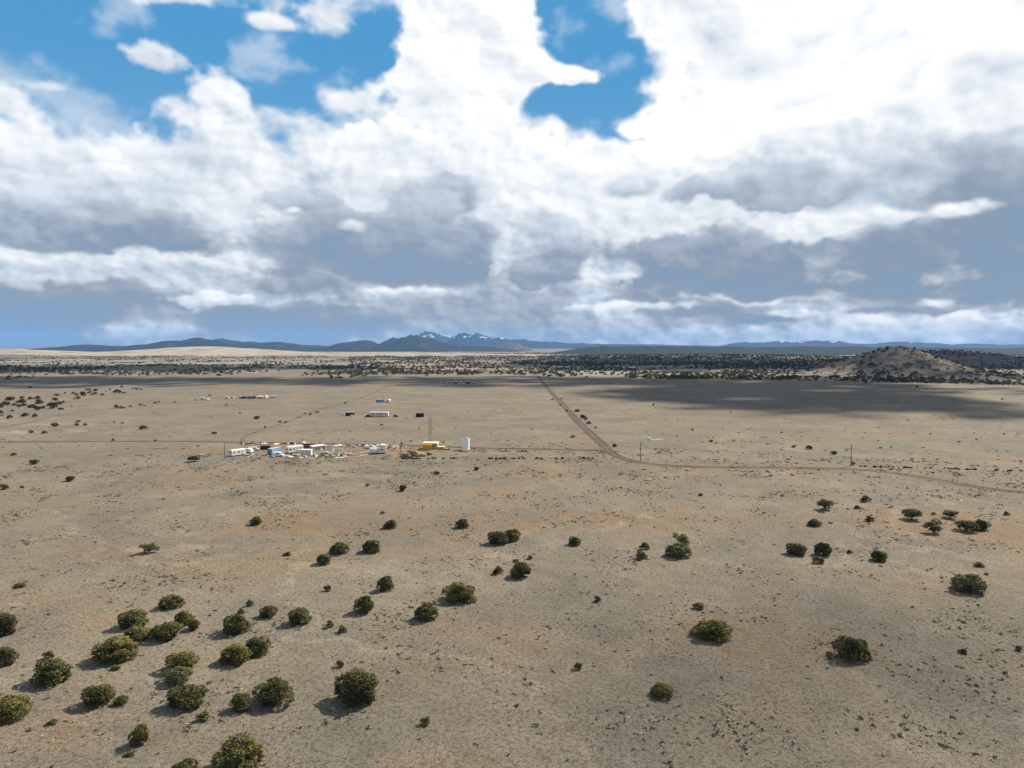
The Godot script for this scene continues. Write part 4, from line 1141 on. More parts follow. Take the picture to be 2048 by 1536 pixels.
func pickup(called: String, label: String, u: float, v: float, turn: float, m: Material, category := "pickup truck", group := "", van := false):
	var o := thing(called, label, category, px(u, v), turn, group)
	var b := Mesher.new()
	b.bevel(Vector3(-2.6, 0.45, -0.92), Vector3(2.6, 1.1, 0.92), 0.1)
	part("body", b.done(), m, o)
	var c := Mesher.new()
	if van: c.bevel(Vector3(-2.4, 1.08, -0.88), Vector3(1.5, 2.0, 0.88), 0.2)
	else: c.bevel(Vector3(-0.6, 1.08, -0.86), Vector3(1.2, 1.75, 0.86), 0.22)
	var cab := part("cab", c.done(), M.offwhite if not van else m, o)
	for z in [-1, 1]:
		part("window", box_mesh(Vector3(1.1, 0.4, 0.03), Vector3(0.3, 1.24, z * 0.87)), M.glass, cab)
		part("headlight", box_mesh(Vector3(0.04, 0.18, 0.26), Vector3(2.61, 0.74, z * 0.66)), M.pale_grey, o)
	part("windscreen", box_mesh(Vector3(0.03, 0.44, 1.3), Vector3(1.22 if not van else 1.52, 1.2, 0)), M.glass, cab)
	if not van:
		for z in [-1, 1]: part("bed_side", box_mesh(Vector3(1.9, 0.24, 0.08), Vector3(-1.6, 1.09, z * 0.86)), m, o)
		part("tailgate", box_mesh(Vector3(0.08, 0.24, 1.6), Vector3(-2.53, 1.09, 0)), m, o)
	part("bumper", box_mesh(Vector3(0.14, 0.16, 1.8), Vector3(2.66, 0.46, 0)), M.steel, o)
	for x in [-1.65, 1.7]:
		for z in [-1, 1]: wheel(o, Vector3(x, 0.37, z * 0.82), 0.37)

func shed(called: String, label: String, u: float, v: float, s: Vector3, turn: float, m: Material, roof: Material, drop := 0.0, group := "", category := "shed", windows := []):
	var o := thing(called, label, category, px(u, v), turn, group)
	var b := Mesher.new()
	b.box(Vector3(-s.x / 2, 0, -s.z / 2), Vector3(s.x / 2, s.y - 0.1, s.z / 2))
	part("wall", b.done(), m, o)
	var r := Mesher.new()
	r.box(Vector3(-s.x / 2 - 0.2, 0, -s.z / 2 - 0.25), Vector3(s.x / 2 + 0.2, 0.1, s.z / 2 + 0.25))
	part("roof", r.done(), roof, o, Vector3(0, s.y - 0.06 + absf(drop) * s.z * 0.25, 0), Vector3(drop, 0, 0))
	for w in windows:
		if w[4] == "door": door(o, Vector3((w[0] - 0.5) * s.x, 0.05, s.z / 2 + 0.02), w[2], w[3], M.offwhite)
		elif w[4] == "end": pane(o, Vector3(s.x / 2 + 0.01, w[1], (w[0] - 0.5) * s.z), w[2], w[3], PI / 2)
		else: pane(o, Vector3((w[0] - 0.5) * s.x, w[1], s.z / 2 + 0.01), w[2], w[3])
	return o

func utility_pole(label: String, u: float, v: float, tall: float, gear: bool):
	var o := thing("utility_pole", label, "utility pole", px(u, v), 0.0, "utility poles")
	var b := Mesher.new()
	b.tube(Vector3(0, -0.2, 0), Vector3(0, tall, 0), 0.17, 0.11, 9)
	part("pole", b.done(), M.pole_wood, o)
	part("crossarm", box_mesh(Vector3(0.1, 0.12, 1.8), Vector3(0.16, tall - 0.65, 0)), M.pole_wood, o)
	for z in [-0.8, 0.0, 0.8]:
		var i := Mesher.new()
		i.tube(Vector3(0.16, tall - 0.53, z), Vector3(0.16, tall - 0.3, z), 0.06, 0.04, 7)
		part("insulator", i.done(), M.offwhite, o)
	if gear:
		var t := Mesher.new()
		t.tube(Vector3(0.45, tall - 2.6, 0), Vector3(0.45, tall - 1.6, 0), 0.3, 0.3, 12)
		part("transformer", t.done(), M.dark_brown, o)
		for q in [[-0.55, tall - 0.1], [-0.55, tall - 1.35]]:
			var d := Mesher.new()
			d.tube(Vector3(-0.1, q[1], 0), Vector3(q[0], q[1] + 0.1, 0), 0.05, 0.05, 6)
			var arm := part("lamp_arm", d.done(), M.steel, o)
			var s := Mesher.new()
			s.tube(Vector3(q[0], q[1] - 0.15, 0), Vector3(q[0], q[1] + 0.2, 0), 0.36, 0.2, 12)
			part("floodlight", s.done(), M.white, arm)
		part("meter_box", box_mesh(Vector3(0.3, 0.5, 0.3), Vector3(-0.25, 4.6, 0)), M.steel, o)

func lattice_tower(u: float, v: float, tall: float):
	var o := thing("radio_tower", "slender steel lattice tower rising behind the tan building", "radio tower", px(u, v), 12.0)
	var foot := []
	var head := []
	for k in 3:
		var d := Vector3(cos(TAU * k / 3), 0, sin(TAU * k / 3))
		foot.append(d * 1.05)
		head.append(d * 0.62 + Vector3(0, tall, 0))
		var b := Mesher.new()
		b.tube(foot[k], head[k], 0.1, 0.08, 6)
		part("leg", b.done(), M.steel, o)
		var p := Mesher.new()
		p.tube(foot[k] - Vector3(0, 0.05, 0), foot[k] + Vector3(0, 0.18, 0), 0.28, 0.24, 8)
		part("footing", p.done(), M.offwhite, o)
	var levels := 9
	for i in levels:
		for k in 3:
			var a0: Vector3 = foot[k].lerp(head[k], float(i) / levels)
			var a1: Vector3 = foot[k].lerp(head[k], float(i + 1) / levels)
			var c0: Vector3 = foot[(k + 1) % 3].lerp(head[(k + 1) % 3], float(i) / levels)
			var c1: Vector3 = foot[(k + 1) % 3].lerp(head[(k + 1) % 3], float(i + 1) / levels)
			var b := Mesher.new()
			if i % 2: b.tube(a0, c1, 0.055, 0.055, 5)
			else: b.tube(c0, a1, 0.055, 0.055, 5)
			part("brace", b.done(), M.steel, o)
			var h := Mesher.new()
			h.tube(a1, c1, 0.05, 0.05, 5)
			part("rung", h.done(), M.steel, o)

func water_tank(u: float, v: float):
	var o := thing("water_tank", "tall white cylindrical water tank with a shallow cone top", "water tank", px(u, v))
	var r := 1.85
	var tall := 5.4
	var b := Mesher.new()
	b.tube(Vector3(0, 0.1, 0), Vector3(0, tall, 0), r, r, 40)
	part("shell", b.done(), M.tank, o)
	var c := Mesher.new()
	c.tube(Vector3(0, tall - 0.02, 0), Vector3(0, tall + 0.4, 0), r + 0.05, 0.22, 40)
	part("roof", c.done(), M.tank, o)
	var t := Mesher.new()
	t.tube(Vector3(0, tall + 0.38, 0), Vector3(0, tall + 0.75, 0), 0.16, 0.16, 10)
	t.tube(Vector3(0, tall + 0.75, 0), Vector3(0, tall + 0.85, 0), 0.3, 0.12, 10)
	part("vent", t.done(), M.tank, o)
	var s := Mesher.new()
	s.tube(Vector3(0, -0.1, 0), Vector3(0, 0.12, 0), r + 0.3, r + 0.3, 40)
	part("base_slab", s.done(), M.offwhite, o)
	for y in [1.75, 3.5]:
		var w := Mesher.new()
		w.tube(Vector3(0, y, 0), Vector3(0, y + 0.05, 0), r + 0.015, r + 0.015, 40)
		part("weld_band", w.done(), M.tank, o)
	for z in [-0.22, 0.22]:
		part("ladder_rail", box_mesh(Vector3(0.05, tall - 0.3, 0.05), Vector3(r + 0.15, 0.3, z)), M.steel, o)
	for i in 15:
		part("ladder_rung", box_mesh(Vector3(0.04, 0.04, 0.42), Vector3(r + 0.15, 0.5 + i * 0.33, 0)), M.steel, o)

func fence(label: String, a: Vector3, b: Vector3, gap: float):
	var o := thing("wire_fence", label, "fence", a)
	var d := b - a
	var count := int(d.length() / gap)
	for i in count + 1:
		var p := d * (float(i) / count)
		var t := Mesher.new()
		var thick := 0.085 if i % 5 == 0 else 0.045
		t.tube(p + Vector3(0, -0.1, 0), p + Vector3(rng.randf_range(-0.06, 0.06), 1.3 + (0.2 if i % 5 == 0 else 0.0), rng.randf_range(-0.06, 0.06)), thick, thick * 0.9, 5)
		part("post", t.done(), M.pole_wood if i % 5 == 0 else M.rusty, o)
	for y in [0.4, 0.75, 1.1]:
		var w := Mesher.new()
		w.tube(Vector3(0, y, 0), d + Vector3(0, y, 0), 0.006, 0.006, 3)
		part("wire", w.done(), M.steel, o)

func tumbleweed(called: String, label: String, p: Vector3, w: float, h: float, col: Color, group := ""):
	var key := "weed%d" % int(col.r * 100.0)
	if not forms.has(key):
		var b := Mesher.new()
		for i in 420:
			var d := Vector3(rng.randfn(), absf(rng.randfn()) * 0.8, rng.randfn()).normalized()
			spray(b, Vector3(0, 0.15, 0) + Vector3(d.x * 0.5, d.y * 0.75, d.z * 0.5) * pow(rng.randf(), 0.4) * 0.8, d, 0.2, Color(1, 1, 1), 3)
		var s := Mesher.new()
		for i in 9:
			var a := TAU * i / 9
			s.tube(Vector3(0, -0.03, 0), Vector3(cos(a) * 0.35, 0.5 + 0.2 * (i % 3), sin(a) * 0.35), 0.02, 0.006, 5)
		forms[key] = [b.done(), s.done()]
		var m := mat(col, 0.95)
		m.vertex_color_use_as_albedo = true
		m.backlight_enabled = true
		m.backlight = Color(0.8, 0.8, 0.8)
		leaves[key] = m
	var o := thing(called, label, "dry bush", p, rng.randf() * 360.0, group)
	o.scale = Vector3(w, h, w)
	part("twigs", forms[key][0], leaves[key], o)
	part("stem", forms[key][1], M.wood, o)

func plank(label: String, p: Vector3, length: float, w: float, turn: float, m: Material, group: String, lift := 0.0, tilt := 0.0):
	var o := MeshInstance3D.new()
	o.name = numbered("plank")
	var b := Mesher.new()
	b.box(Vector3(-length / 2, 0, -w / 2), Vector3(length / 2, 0.07, w / 2), Color.WHITE, rng.randf_range(-0.05, 0.05))
	o.mesh = b.done()
	o.material_override = m
	add_child(o)
	o.position = p + Vector3(0, lift + absf(sin(tilt)) * length / 2, 0)
	o.rotation = Vector3(0, turn, tilt)
	tag(o, label, "plank", group)

func drum(label: String, p: Vector3, m: Material, group: String):
	var o := thing("oil_drum", label, "drum", p, 0.0, group)
	var b := Mesher.new()
	b.tube(Vector3(0, 0, 0), Vector3(0, 0.88, 0), 0.29, 0.29, 14)
	part("barrel", b.done(), m, o)
	for y in [0.0, 0.29, 0.58, 0.86]:
		var r := Mesher.new()
		r.tube(Vector3(0, y, 0), Vector3(0, y + 0.035, 0), 0.305, 0.305, 14)
		part("hoop", r.done(), m, o)

func old_tyre(label: String, p: Vector3, group: String):
	var o := thing("tyre", label, "tyre", p, rng.randf() * 360.0, group)
	var b := Mesher.new()
	for i in 16:
		for k in 6:
			var q := []
			for e in [[i, k], [i + 1, k], [i + 1, k + 1], [i, k + 1]]:
				var a: float = TAU * e[0] / 16.0
				var f: float = TAU * e[1] / 6.0
				q.append(Vector3(cos(a) * (0.3 + 0.12 * cos(f)), 0.12 + 0.12 * sin(f), sin(a) * (0.3 + 0.12 * cos(f))))
			b.quad(q[0], q[3], q[2], q[1])
	part("tread", b.done(), M.rubber, o)

func crate(called: String, label: String, category: String, p: Vector3, s: Vector3, turn: float, m: Material, group: String):
	var o := thing(called, label, category, p, turn, group)
	part("box", box_mesh(s, Vector3.ZERO, 0.05), m, o)
	part("lid", box_mesh(Vector3(s.x + 0.06, 0.06, s.z + 0.06), Vector3(0, s.y, 0)), M.zinc if m != M.zinc else M.wood, o)

func sheet(label: String, p: Vector3, s: Vector2, turn: float, lean: float, m: Material, group: String, called := "sheet_metal", category := "metal sheet"):
	# a corrugated sheet lying or leaning
	var o := MeshInstance3D.new()
	o.name = numbered(called)
	var b := Mesher.new()
	var n := 12
	for i in n:
		var x0 := (float(i) / n - 0.5) * s.x
		var x1 := (float(i + 1) / n - 0.5) * s.x
		var y0 := 0.04 if i % 2 else 0.0
		var y1 := 0.0 if i % 2 else 0.04
		b.quad(Vector3(x0, y0 + 0.02, -s.y / 2), Vector3(x1, y1 + 0.02, -s.y / 2), Vector3(x1, y1 + 0.02, s.y / 2), Vector3(x0, y0 + 0.02, s.y / 2))
		b.quad(Vector3(x0, y0, s.y / 2), Vector3(x1, y1, s.y / 2), Vector3(x1, y1, -s.y / 2), Vector3(x0, y0, -s.y / 2))
	o.mesh = b.done()
	o.material_override = m
	add_child(o)
	o.position = p + Vector3(0, 0.03 + absf(sin(lean)) * s.y / 2, 0)
	o.rotation = Vector3(lean, turn, 0)
	tag(o, label, category, group)

func make_homestead():
	rng.seed = 31
	make_paints()
	# the yard: trampled reddish dirt with ragged edges
	var y := Mesher.new()
	var lo := px(470, 886.0)
	var hi := px(830, 916.0)
	var step := 1.2
	for i in int(108.0 / step):
		for j in int((hi.z - lo.z + 6.0) / step):
			var q := []
			var in_ := 0
			for e in [[0, 0], [0, 1], [1, 1], [1, 0]]:
				var p := Vector3(lo.x + 14.0 + (i + e[0]) * step, 0.008, lo.z - 3.0 + (j + e[1]) * step)
				q.append(p)
				var f := Vector2((p.x + 82.0) / 50.0, (p.z + 343.0) / 23.0)
				if f.length() + 0.9 * n_patch.get_noise_2d(p.x * 2.2, p.z * 2.2) < 0.92: in_ += 1
			if in_ < 3: continue
			for e in [0, 2, 1, 0, 3, 2]:
				var p: Vector3 = q[e]
				var g := n_patch.get_noise_2d(p.x * 5.0 + 9.0, p.z * 5.0)
				var col := Color(0.128, 0.1, 0.08).lerp(Color(0.19, 0.125, 0.08), clampf(0.3 + 1.5 * n_soil.get_noise_2d(p.x * 2.0, p.z * 2.0), 0.0, 1.0))
				y.v.append(p); y.n.append(Vector3.UP); y.c.append(col * (1.0 + 0.5 * g))
	var dirt := mat(Color.WHITE, 1.0)
	dirt.vertex_color_use_as_albedo = true
	dirt.metallic_specular = 0.2
	structure("dirt_yard", y.done(), dirt)
	# west to east
	trailer("camper_trailer", "white camper trailer alone by the end utility pole", "camper", 475, 911.5, Vector3(7.2, 3.0, 2.4), 52.0, M.white, [[0.2, 1.9, 0.7, 0.5, "front"], [0.5, 1.9, 1.0, 0.5, "front"], [0.74, 0, 0.75, 1.9, "door"], [0.5, 1.9, 1.3, 0.6, "end"]])
	container("blue_container", "blue box container with a dusty tan roof and open flank", 549, 908, Vector3(8.0, 2.9, 2.4), 76.0, M.sky_blue, M.roof_tan, M.blue)
	trailer("motorhome", "white travel trailer with dark windows behind the long white box", "travel trailer", 589, 905.5, Vector3(8.0, 3.3, 2.5), 48.0, M.white, [[0.15, 2.0, 1.0, 0.7, "front"], [0.38, 2.0, 0.7, 0.6, "front"], [0.6, 0, 0.75, 1.9, "door"], [0.82, 2.0, 0.9, 0.6, "front"], [0.3, 2.0, 0.6, 0.6, "end"], [0.7, 2.0, 0.6, 0.6, "end"]])
	container("box_trailer", "plain white cargo box standing broadside in the yard", 611, 910.5, Vector3(6.1, 2.7, 2.4), -6.0, M.offwhite, M.white, M.white)
	shed("mobile_shed", "grey-green shed with a pale sloping metal roof", 636, 905, Vector3(7.0, 3.3, 2.8), 52.0, M.grey_green, M.zinc, 0.1, "", "shed", [[0.2, 1.9, 0.6, 1.2, "front"], [0.42, 1.9, 0.6, 1.2, "front"], [0.65, 0, 0.8, 2.0, "door"], [0.86, 1.9, 0.6, 1.2, "front"]])
	container("freight_box", "low red-brown freight box behind the white cargo box", 617, 895.5, Vector3(6.4, 2.2, 2.3), 4.0, M.red_brown, M.red_brown, M.red_brown)
	pickup("pickup_truck", "old pale green pickup beside the grey-green shed", 652, 911, 8.0, M.truck_green)
	pickup("parked_van", "grey van parked behind the white camper trailer", 507, 902, 20.0, M.pale_grey, "van", "", true)
	pickup("parked_car", "white car parked just east of the camper trailer", 497, 905.5, 150.0, M.white, "car", "", true)
	pickup("pickup_truck", "white pickup parked behind the fifth-wheel trailer", 741, 897, 12.0, M.white)
	pickup("parked_car", "white car parked in front of the blue container", 556, 912.8, -8.0, M.white, "car", "", true)
	shed("lean_to", "dark low lean-to behind the blue container", 531, 898.5, Vector3(4.4, 2.0, 2.6), 10.0, M.dark_brown, M.rusty, 0.14)
	var five := trailer("fifth_wheel_trailer", "white fifth-wheel trailer with a raised nose on reddish dirt", "trailer", 756, 907, Vector3(7.6, 2.7, 2.5), 14.0, M.white, [[0.25, 1.9, 1.0, 0.6, "front"], [0.5, 0, 0.75, 1.8, "door"], [0.72, 1.9, 0.9, 0.6, "front"]], "", M.zinc)
	part("nose", box_mesh(Vector3(2.4, 1.5, 2.4), Vector3(2.4, 2.68, 0), 0.2), M.white, five)
	part("slide_out", box_mesh(Vector3(2.0, 1.5, 0.7), Vector3(-1.6, 0.8, 1.5), 0.05), M.white, five)
	container("yellow_container", "bright yellow steel box in front of the tan building", 855, 899.5, Vector3(4.3, 2.5, 2.2), -4.0, M.yellow, M.yellow, M.yellow)
	shed("tan_building", "tan flat-roofed building with a cream roof edge below the tower", 862, 897.5, Vector3(6.9, 3.1, 5.0), -3.0, M.tan, M.cream, 0.0, "", "building", [[0.8, 1.7, 0.8, 0.8, "front"], [0.5, 1.7, 0.9, 0.8, "end"]])
	shed("pump_house", "small low cream block beside the tan building", 883, 898.5, Vector3(3.2, 1.3, 1.8), -3.0, M.tan, M.cream, 0.0, "", "shed")
	water_tank(931.5, 899)
	lattice_tower(860, 888.5, 14.6)
	utility_pole("utility pole with floodlights and a transformer beside dry brush", 802, 915, 8.4, true)
	utility_pole("bare utility pole beside the white camper trailer", 449, 918, 8.3, false)
	utility_pole("bare utility pole at the bend of the dirt road", 1281, 922, 8.6, false)
	utility_pole("bare utility pole with a bush at its foot", 1702, 932, 9.0, false)
	fence("long sagging wire fence along the front of the yard", px(449, 918.5), px(1208, 919.5), 5.0)
	fence("short wire fence from the road junction to the yard corner", px(1208, 919), px(1204, 904), 4.0)
	fence("wire fence across the back of the yard behind the water tank", px(946, 898), px(1190, 903.5), 4.5)
	fence("wire fence running off beyond the pole with the bush", px(1704, 932.5), px(2110, 944), 5.0)
	for i in 46:      # dead weeds blown against the eastern fence
		var f := pow(rng.randf(), 0.9)
		tumbleweed("dead_weed", "dead brown weed caught along the fence beyond the last pole", px(lerpf(1712, 2100, f), lerpf(932.6, 943.8, f) + rng.randf_range(-0.5, 0.7)), rng.randf_range(0.7, 1.6), rng.randf_range(0.4, 0.8), Color(0.1, 0.075, 0.05), "dead weeds along the eastern fence")
	for i in 40:
		var f := rng.randf()
		tumbleweed("dead_weed", "dead brown weed caught along the front fence of the yard", px(lerpf(806, 1200, f * f), 917.6 + rng.randf_range(-0.7, 0.7)), rng.randf_range(0.8, 1.9), rng.randf_range(0.4, 1.0), Color(0.1, 0.075, 0.05), "dead weeds along the front fence")
	tumbleweed("dry_brush", "large rusty orange dry bush beside the floodlight pole", px(823, 911.5), 5.4, 3.4, Color(0.5, 0.29, 0.17))
	tumbleweed("dry_brush", "pale grey dry bush between the floodlight pole and the rusty one", px(812, 913), 4.6, 2.2, Color(0.55, 0.48, 0.36))
	tumbleweed("dry_brush", "straw-coloured dry brush in front of the yellow container", px(840, 911.5), 5.6, 1.6, Color(0.56, 0.45, 0.27))
	tumbleweed("dry_brush", "grey dry brush near the straw-coloured one", px(857, 909.5), 3.4, 1.5, Color(0.38, 0.31, 0.24))
	# heaps of earth and stones
	for h in [["dark earth mound heaped in front of the water tank", 925, 903, 2.6, 0.9], ["low dark stone heap on the grass beyond the tank", 1012, 903, 4.2, 0.8], ["long dark stone heap beside the low one beyond the tank", 1046, 903.5, 5.6, 1.0], ["brown earth mound beside the small cream block", 896, 900, 3.0, 0.8]]:
		var at := px(h[1], h[2])
		var o := thing("stone_heap", h[0], "heap", at)
		for i in 34:
			var a := rng.randf() * TAU
			var q := sqrt(rng.randf())
			var b := Mesher.new()
			var s: float = rng.randf_range(0.25, 0.55)
			b.bevel(Vector3(-s, -0.3, -s), Vector3(s, s, s), s * 0.4)
			part("stone", b.done(), M.wood if i % 3 else M.dark_brown, o, Vector3(cos(a) * q * h[3] * 0.5, (1.0 - q) * h[4] * 0.7, sin(a) * q * h[3] * 0.3), Vector3(rng.randf() * 0.5, rng.randf() * TAU, rng.randf() * 0.5))
	# loose boards and panels
	for i in 16:
		var q := Vector2(rng.randf_range(684, 730), rng.randf_range(905, 915.5))
		plank("weathered pale board lying in the lumber between pickup and fifth-wheel", px(q.x, q.y), rng.randf_range(2.5, 5.5), rng.randf_range(0.25, 0.7), rng.randf_range(-0.6, 0.9), [M.pale_wood, M.white, M.wood, M.offwhite][i % 4], "loose boards in the yard", rng.randf_range(0.02, 0.12), rng.randf_range(-0.16, 0.16))
	for i in 7:
		sheet("pale panel leaning in a row behind the old pickup", px(667 + i * 2.5, 906 + rng.randf_range(-0.6, 0.6)), Vector2(1.4, 2.6), rng.randf_range(-0.3, 0.3), 1.0, M.cream, "panels leaning behind the pickup", "wall_panel", "panel")
	plank("single white board lying in the open grass near the end pole", px(406, 908.5), 2.6, 0.5, 0.1, M.white, "")
	plank("bright white pipe lying on the open grassland", px(1923, 1001), 1.6, 0.14, 1.3, M.white, "", 0.02)
	for i in 6: plank("white board among the scrap near the bent road", px(1299 + i * 5.0 + rng.randf_range(-1, 1), 880 - absf(i - 1.0) * 0.3), rng.randf_range(1.5, 3.0), 0.6, rng.randf_range(-0.5, 0.5), M.white, "white scrap near the bent road", 0.05, rng.randf_range(-0.2, 0.2))
	crate("scrap_box", "white scrap box near the bent road", "box", px(1299, 879.5), Vector3(1.6, 1.2, 1.2), 20.0, M.white, "")
	# clutter: drums, tyres, boxes and sheets in two rows through the yard
	for i in 210:
		var u: float
		var v: float
		if i % 3 == 0:
			u = rng.randf_range(478, 650); v = 887.5 + rng.randf_range(-1.0, 1.5)
		elif i % 3 == 1:
			u = rng.randf_range(640, 812); v = 892.0 + rng.randf_range(-2.5, 2.5)
		else:
			u = rng.randf_range(490, 700); v = rng.randf_range(909.0, 915.5)
		var p := px(u, v)
		var where: String = ["in the scrap row behind the trailers", "in the scrap strip west of the tan building", "in the scrap in front of the trailers"][i % 3]
		var grp: String = ["scrap behind the trailers", "scrap west of the tan building", "scrap in front of the trailers"][i % 3]
		match rng.randi() % 6:
			0: drum("rusty steel drum standing " + where, p, [M.rusty, M.green_drum, M.zinc][rng.randi() % 3], grp)
			1: old_tyre("old black tyre lying " + where, p, grp)
			2: crate("scrap_box", "battered box left " + where, "box", p, Vector3(rng.randf_range(0.8, 2.0), rng.randf_range(0.5, 1.2), rng.randf_range(0.8, 1.4)), rng.randf() * 90.0, [M.white, M.wood, M.zinc, M.dark_brown, M.red_brown][rng.randi() % 5], grp)
			3, 4: sheet("bent metal sheet lying " + where, p, Vector2(rng.randf_range(1.2, 3.0), rng.randf_range(0.9, 1.8)), rng.randf() * 3.0, rng.randf_range(-0.35, 0.35), [M.white, M.white, M.offwhite, M.rusty, M.cream][rng.randi() % 5], grp)
			5: plank("weathered board lying " + where, p, rng.randf_range(1.5, 4.0), rng.randf_range(0.2, 0.5), rng.randf() * 3.0, [M.pale_wood, M.wood, M.white][rng.randi() % 3], grp, 0.02, rng.randf_range(-0.15, 0.15))
	# the row of boxes farther out
	container("dark_container", "dark brown container with a white tub at its corner", 700, 831.5, Vector3(6.1, 2.6, 2.4), -2.0, M.dark_brown, M.zinc, M.dark_brown)
	crate("white_tub", "white tub at the corner of a dark container", "tub", px(703.5, 832.8), Vector3(2.0, 1.0, 1.0), 0.0, M.white, "")
	crate("white_crate", "small white crate lying away from the dark container", "crate", px(686, 829.5), Vector3(2.2, 0.7, 1.2), 0.0, M.offwhite, "")
	trailer("mobile_home", "long white mobile home between two dark containers", "mobile home", 758, 833.5, Vector3(13.6, 3.3, 2.9), -2.0, M.offwhite, [[0.2, 2.1, 1.0, 0.7, "front"], [0.42, 2.1, 0.9, 0.7, "front"], [0.5, 0, 0.8, 1.9, "door"], [0.58, 2.1, 0.9, 0.7, "front"], [0.68, 2.1, 0.9, 0.7, "front"], [0.86, 2.1, 1.0, 0.7, "front"]], "", M.white)
	container("dark_container", "dark brown container standing alone beyond the lattice tower", 840, 834, Vector3(5.5, 2.7, 2.4), -3.0, M.dark_brown, M.dark_brown, M.dark_brown)
	for q in [[737, 833, 2.6], [733, 834, 2.0], [741, 834, 1.8], [790, 833.5, 2.6], [794, 834, 1.8]]:
		tumbleweed("dead_weed", "dark dead brush at the ends of the long mobile home", px(q[0], q[1]), q[2], q[2] * 0.7, Color(0.12, 0.085, 0.06), "brush by the mobile home")
	container("blue_container", "small blue container standing far out beyond the mobile home", 760, 805, Vector3(6.1, 2.8, 2.4), 38.0, M.sky_blue, M.zinc, M.dark_brown)
	trailer("camper_trailer", "small white camper beside the far blue container", "camper", 776, 804.5, Vector3(5.0, 2.6, 2.2), 150.0, M.white, [[0.5, 1.7, 1.0, 0.5, "front"]])
	# two far settlements
	for r in [[405, 800, 4.6, 2.4, 20], [416, 801, 4.0, 1.8, 60], [480, 796.5, 3.6, 2.2, 30], [532, 797, 5.0, 2.9, 65], [544, 796, 5.0, 2.2, 20], [551, 795.5, 3.4, 1.9, 40]]:
		trailer("camper_trailer", "small white camper of the far western settlement", "camper", r[0], r[1], Vector3(r[2] * 0.85, r[3], 2.2), r[4], M.offwhite, [[0.5, 1.5, 1.0, 0.5, "front"]], "campers of the far western settlement")
	for r in [[455, 797, M.tan, M.roof_tan, 3.4, 1.6], [488, 797, M.dark_brown, M.rusty, 4.4, 1.9], [501, 797.5, M.slate, M.slate, 5.4, 2.6], [521, 797.5, M.tan, M.cream, 5.0, 2.4], [465, 796, M.grey_green, M.wood, 2.6, 1.5]]:
		shed("small_shed", "low shed of the far western settlement", r[0], r[1], Vector3(r[4], r[5], 3.0), 5.0, r[2], r[3], 0.08, "sheds of the far western settlement")
	bush(509, 797.5, 7, 6, "D", "dark juniper between the sheds of the far western settlement", "")
	for r in [[912, 766.5, M.dark_brown, M.zinc, 5.0, 2.0], [922, 767, M.grey_green, M.offwhite, 4.0, 2.2], [935, 767, M.dark_brown, M.offwhite, 5.0, 3.0], [947, 767, M.wood, M.pale_grey, 4.4, 2.0]]:
		shed("small_shed", "low shed of the settlement in the cloud shadow", r[0], r[1], Vector3(r[4], r[5], 3.0), 5.0, r[2], r[3], 0.08, "sheds in the cloud shadow")
	for r in [[894, 766, 2.0], [884, 766, 1.2], [918, 767.3, 1.6], [927, 767.5, 1.6], [951, 766, 1.8]]:
		crate("scrap_box", "white box by the settlement in the cloud shadow", "box", px(r[0], r[1]), Vector3(r[2], 1.0, 1.0), 10.0, M.white, "white boxes in the cloud shadow")

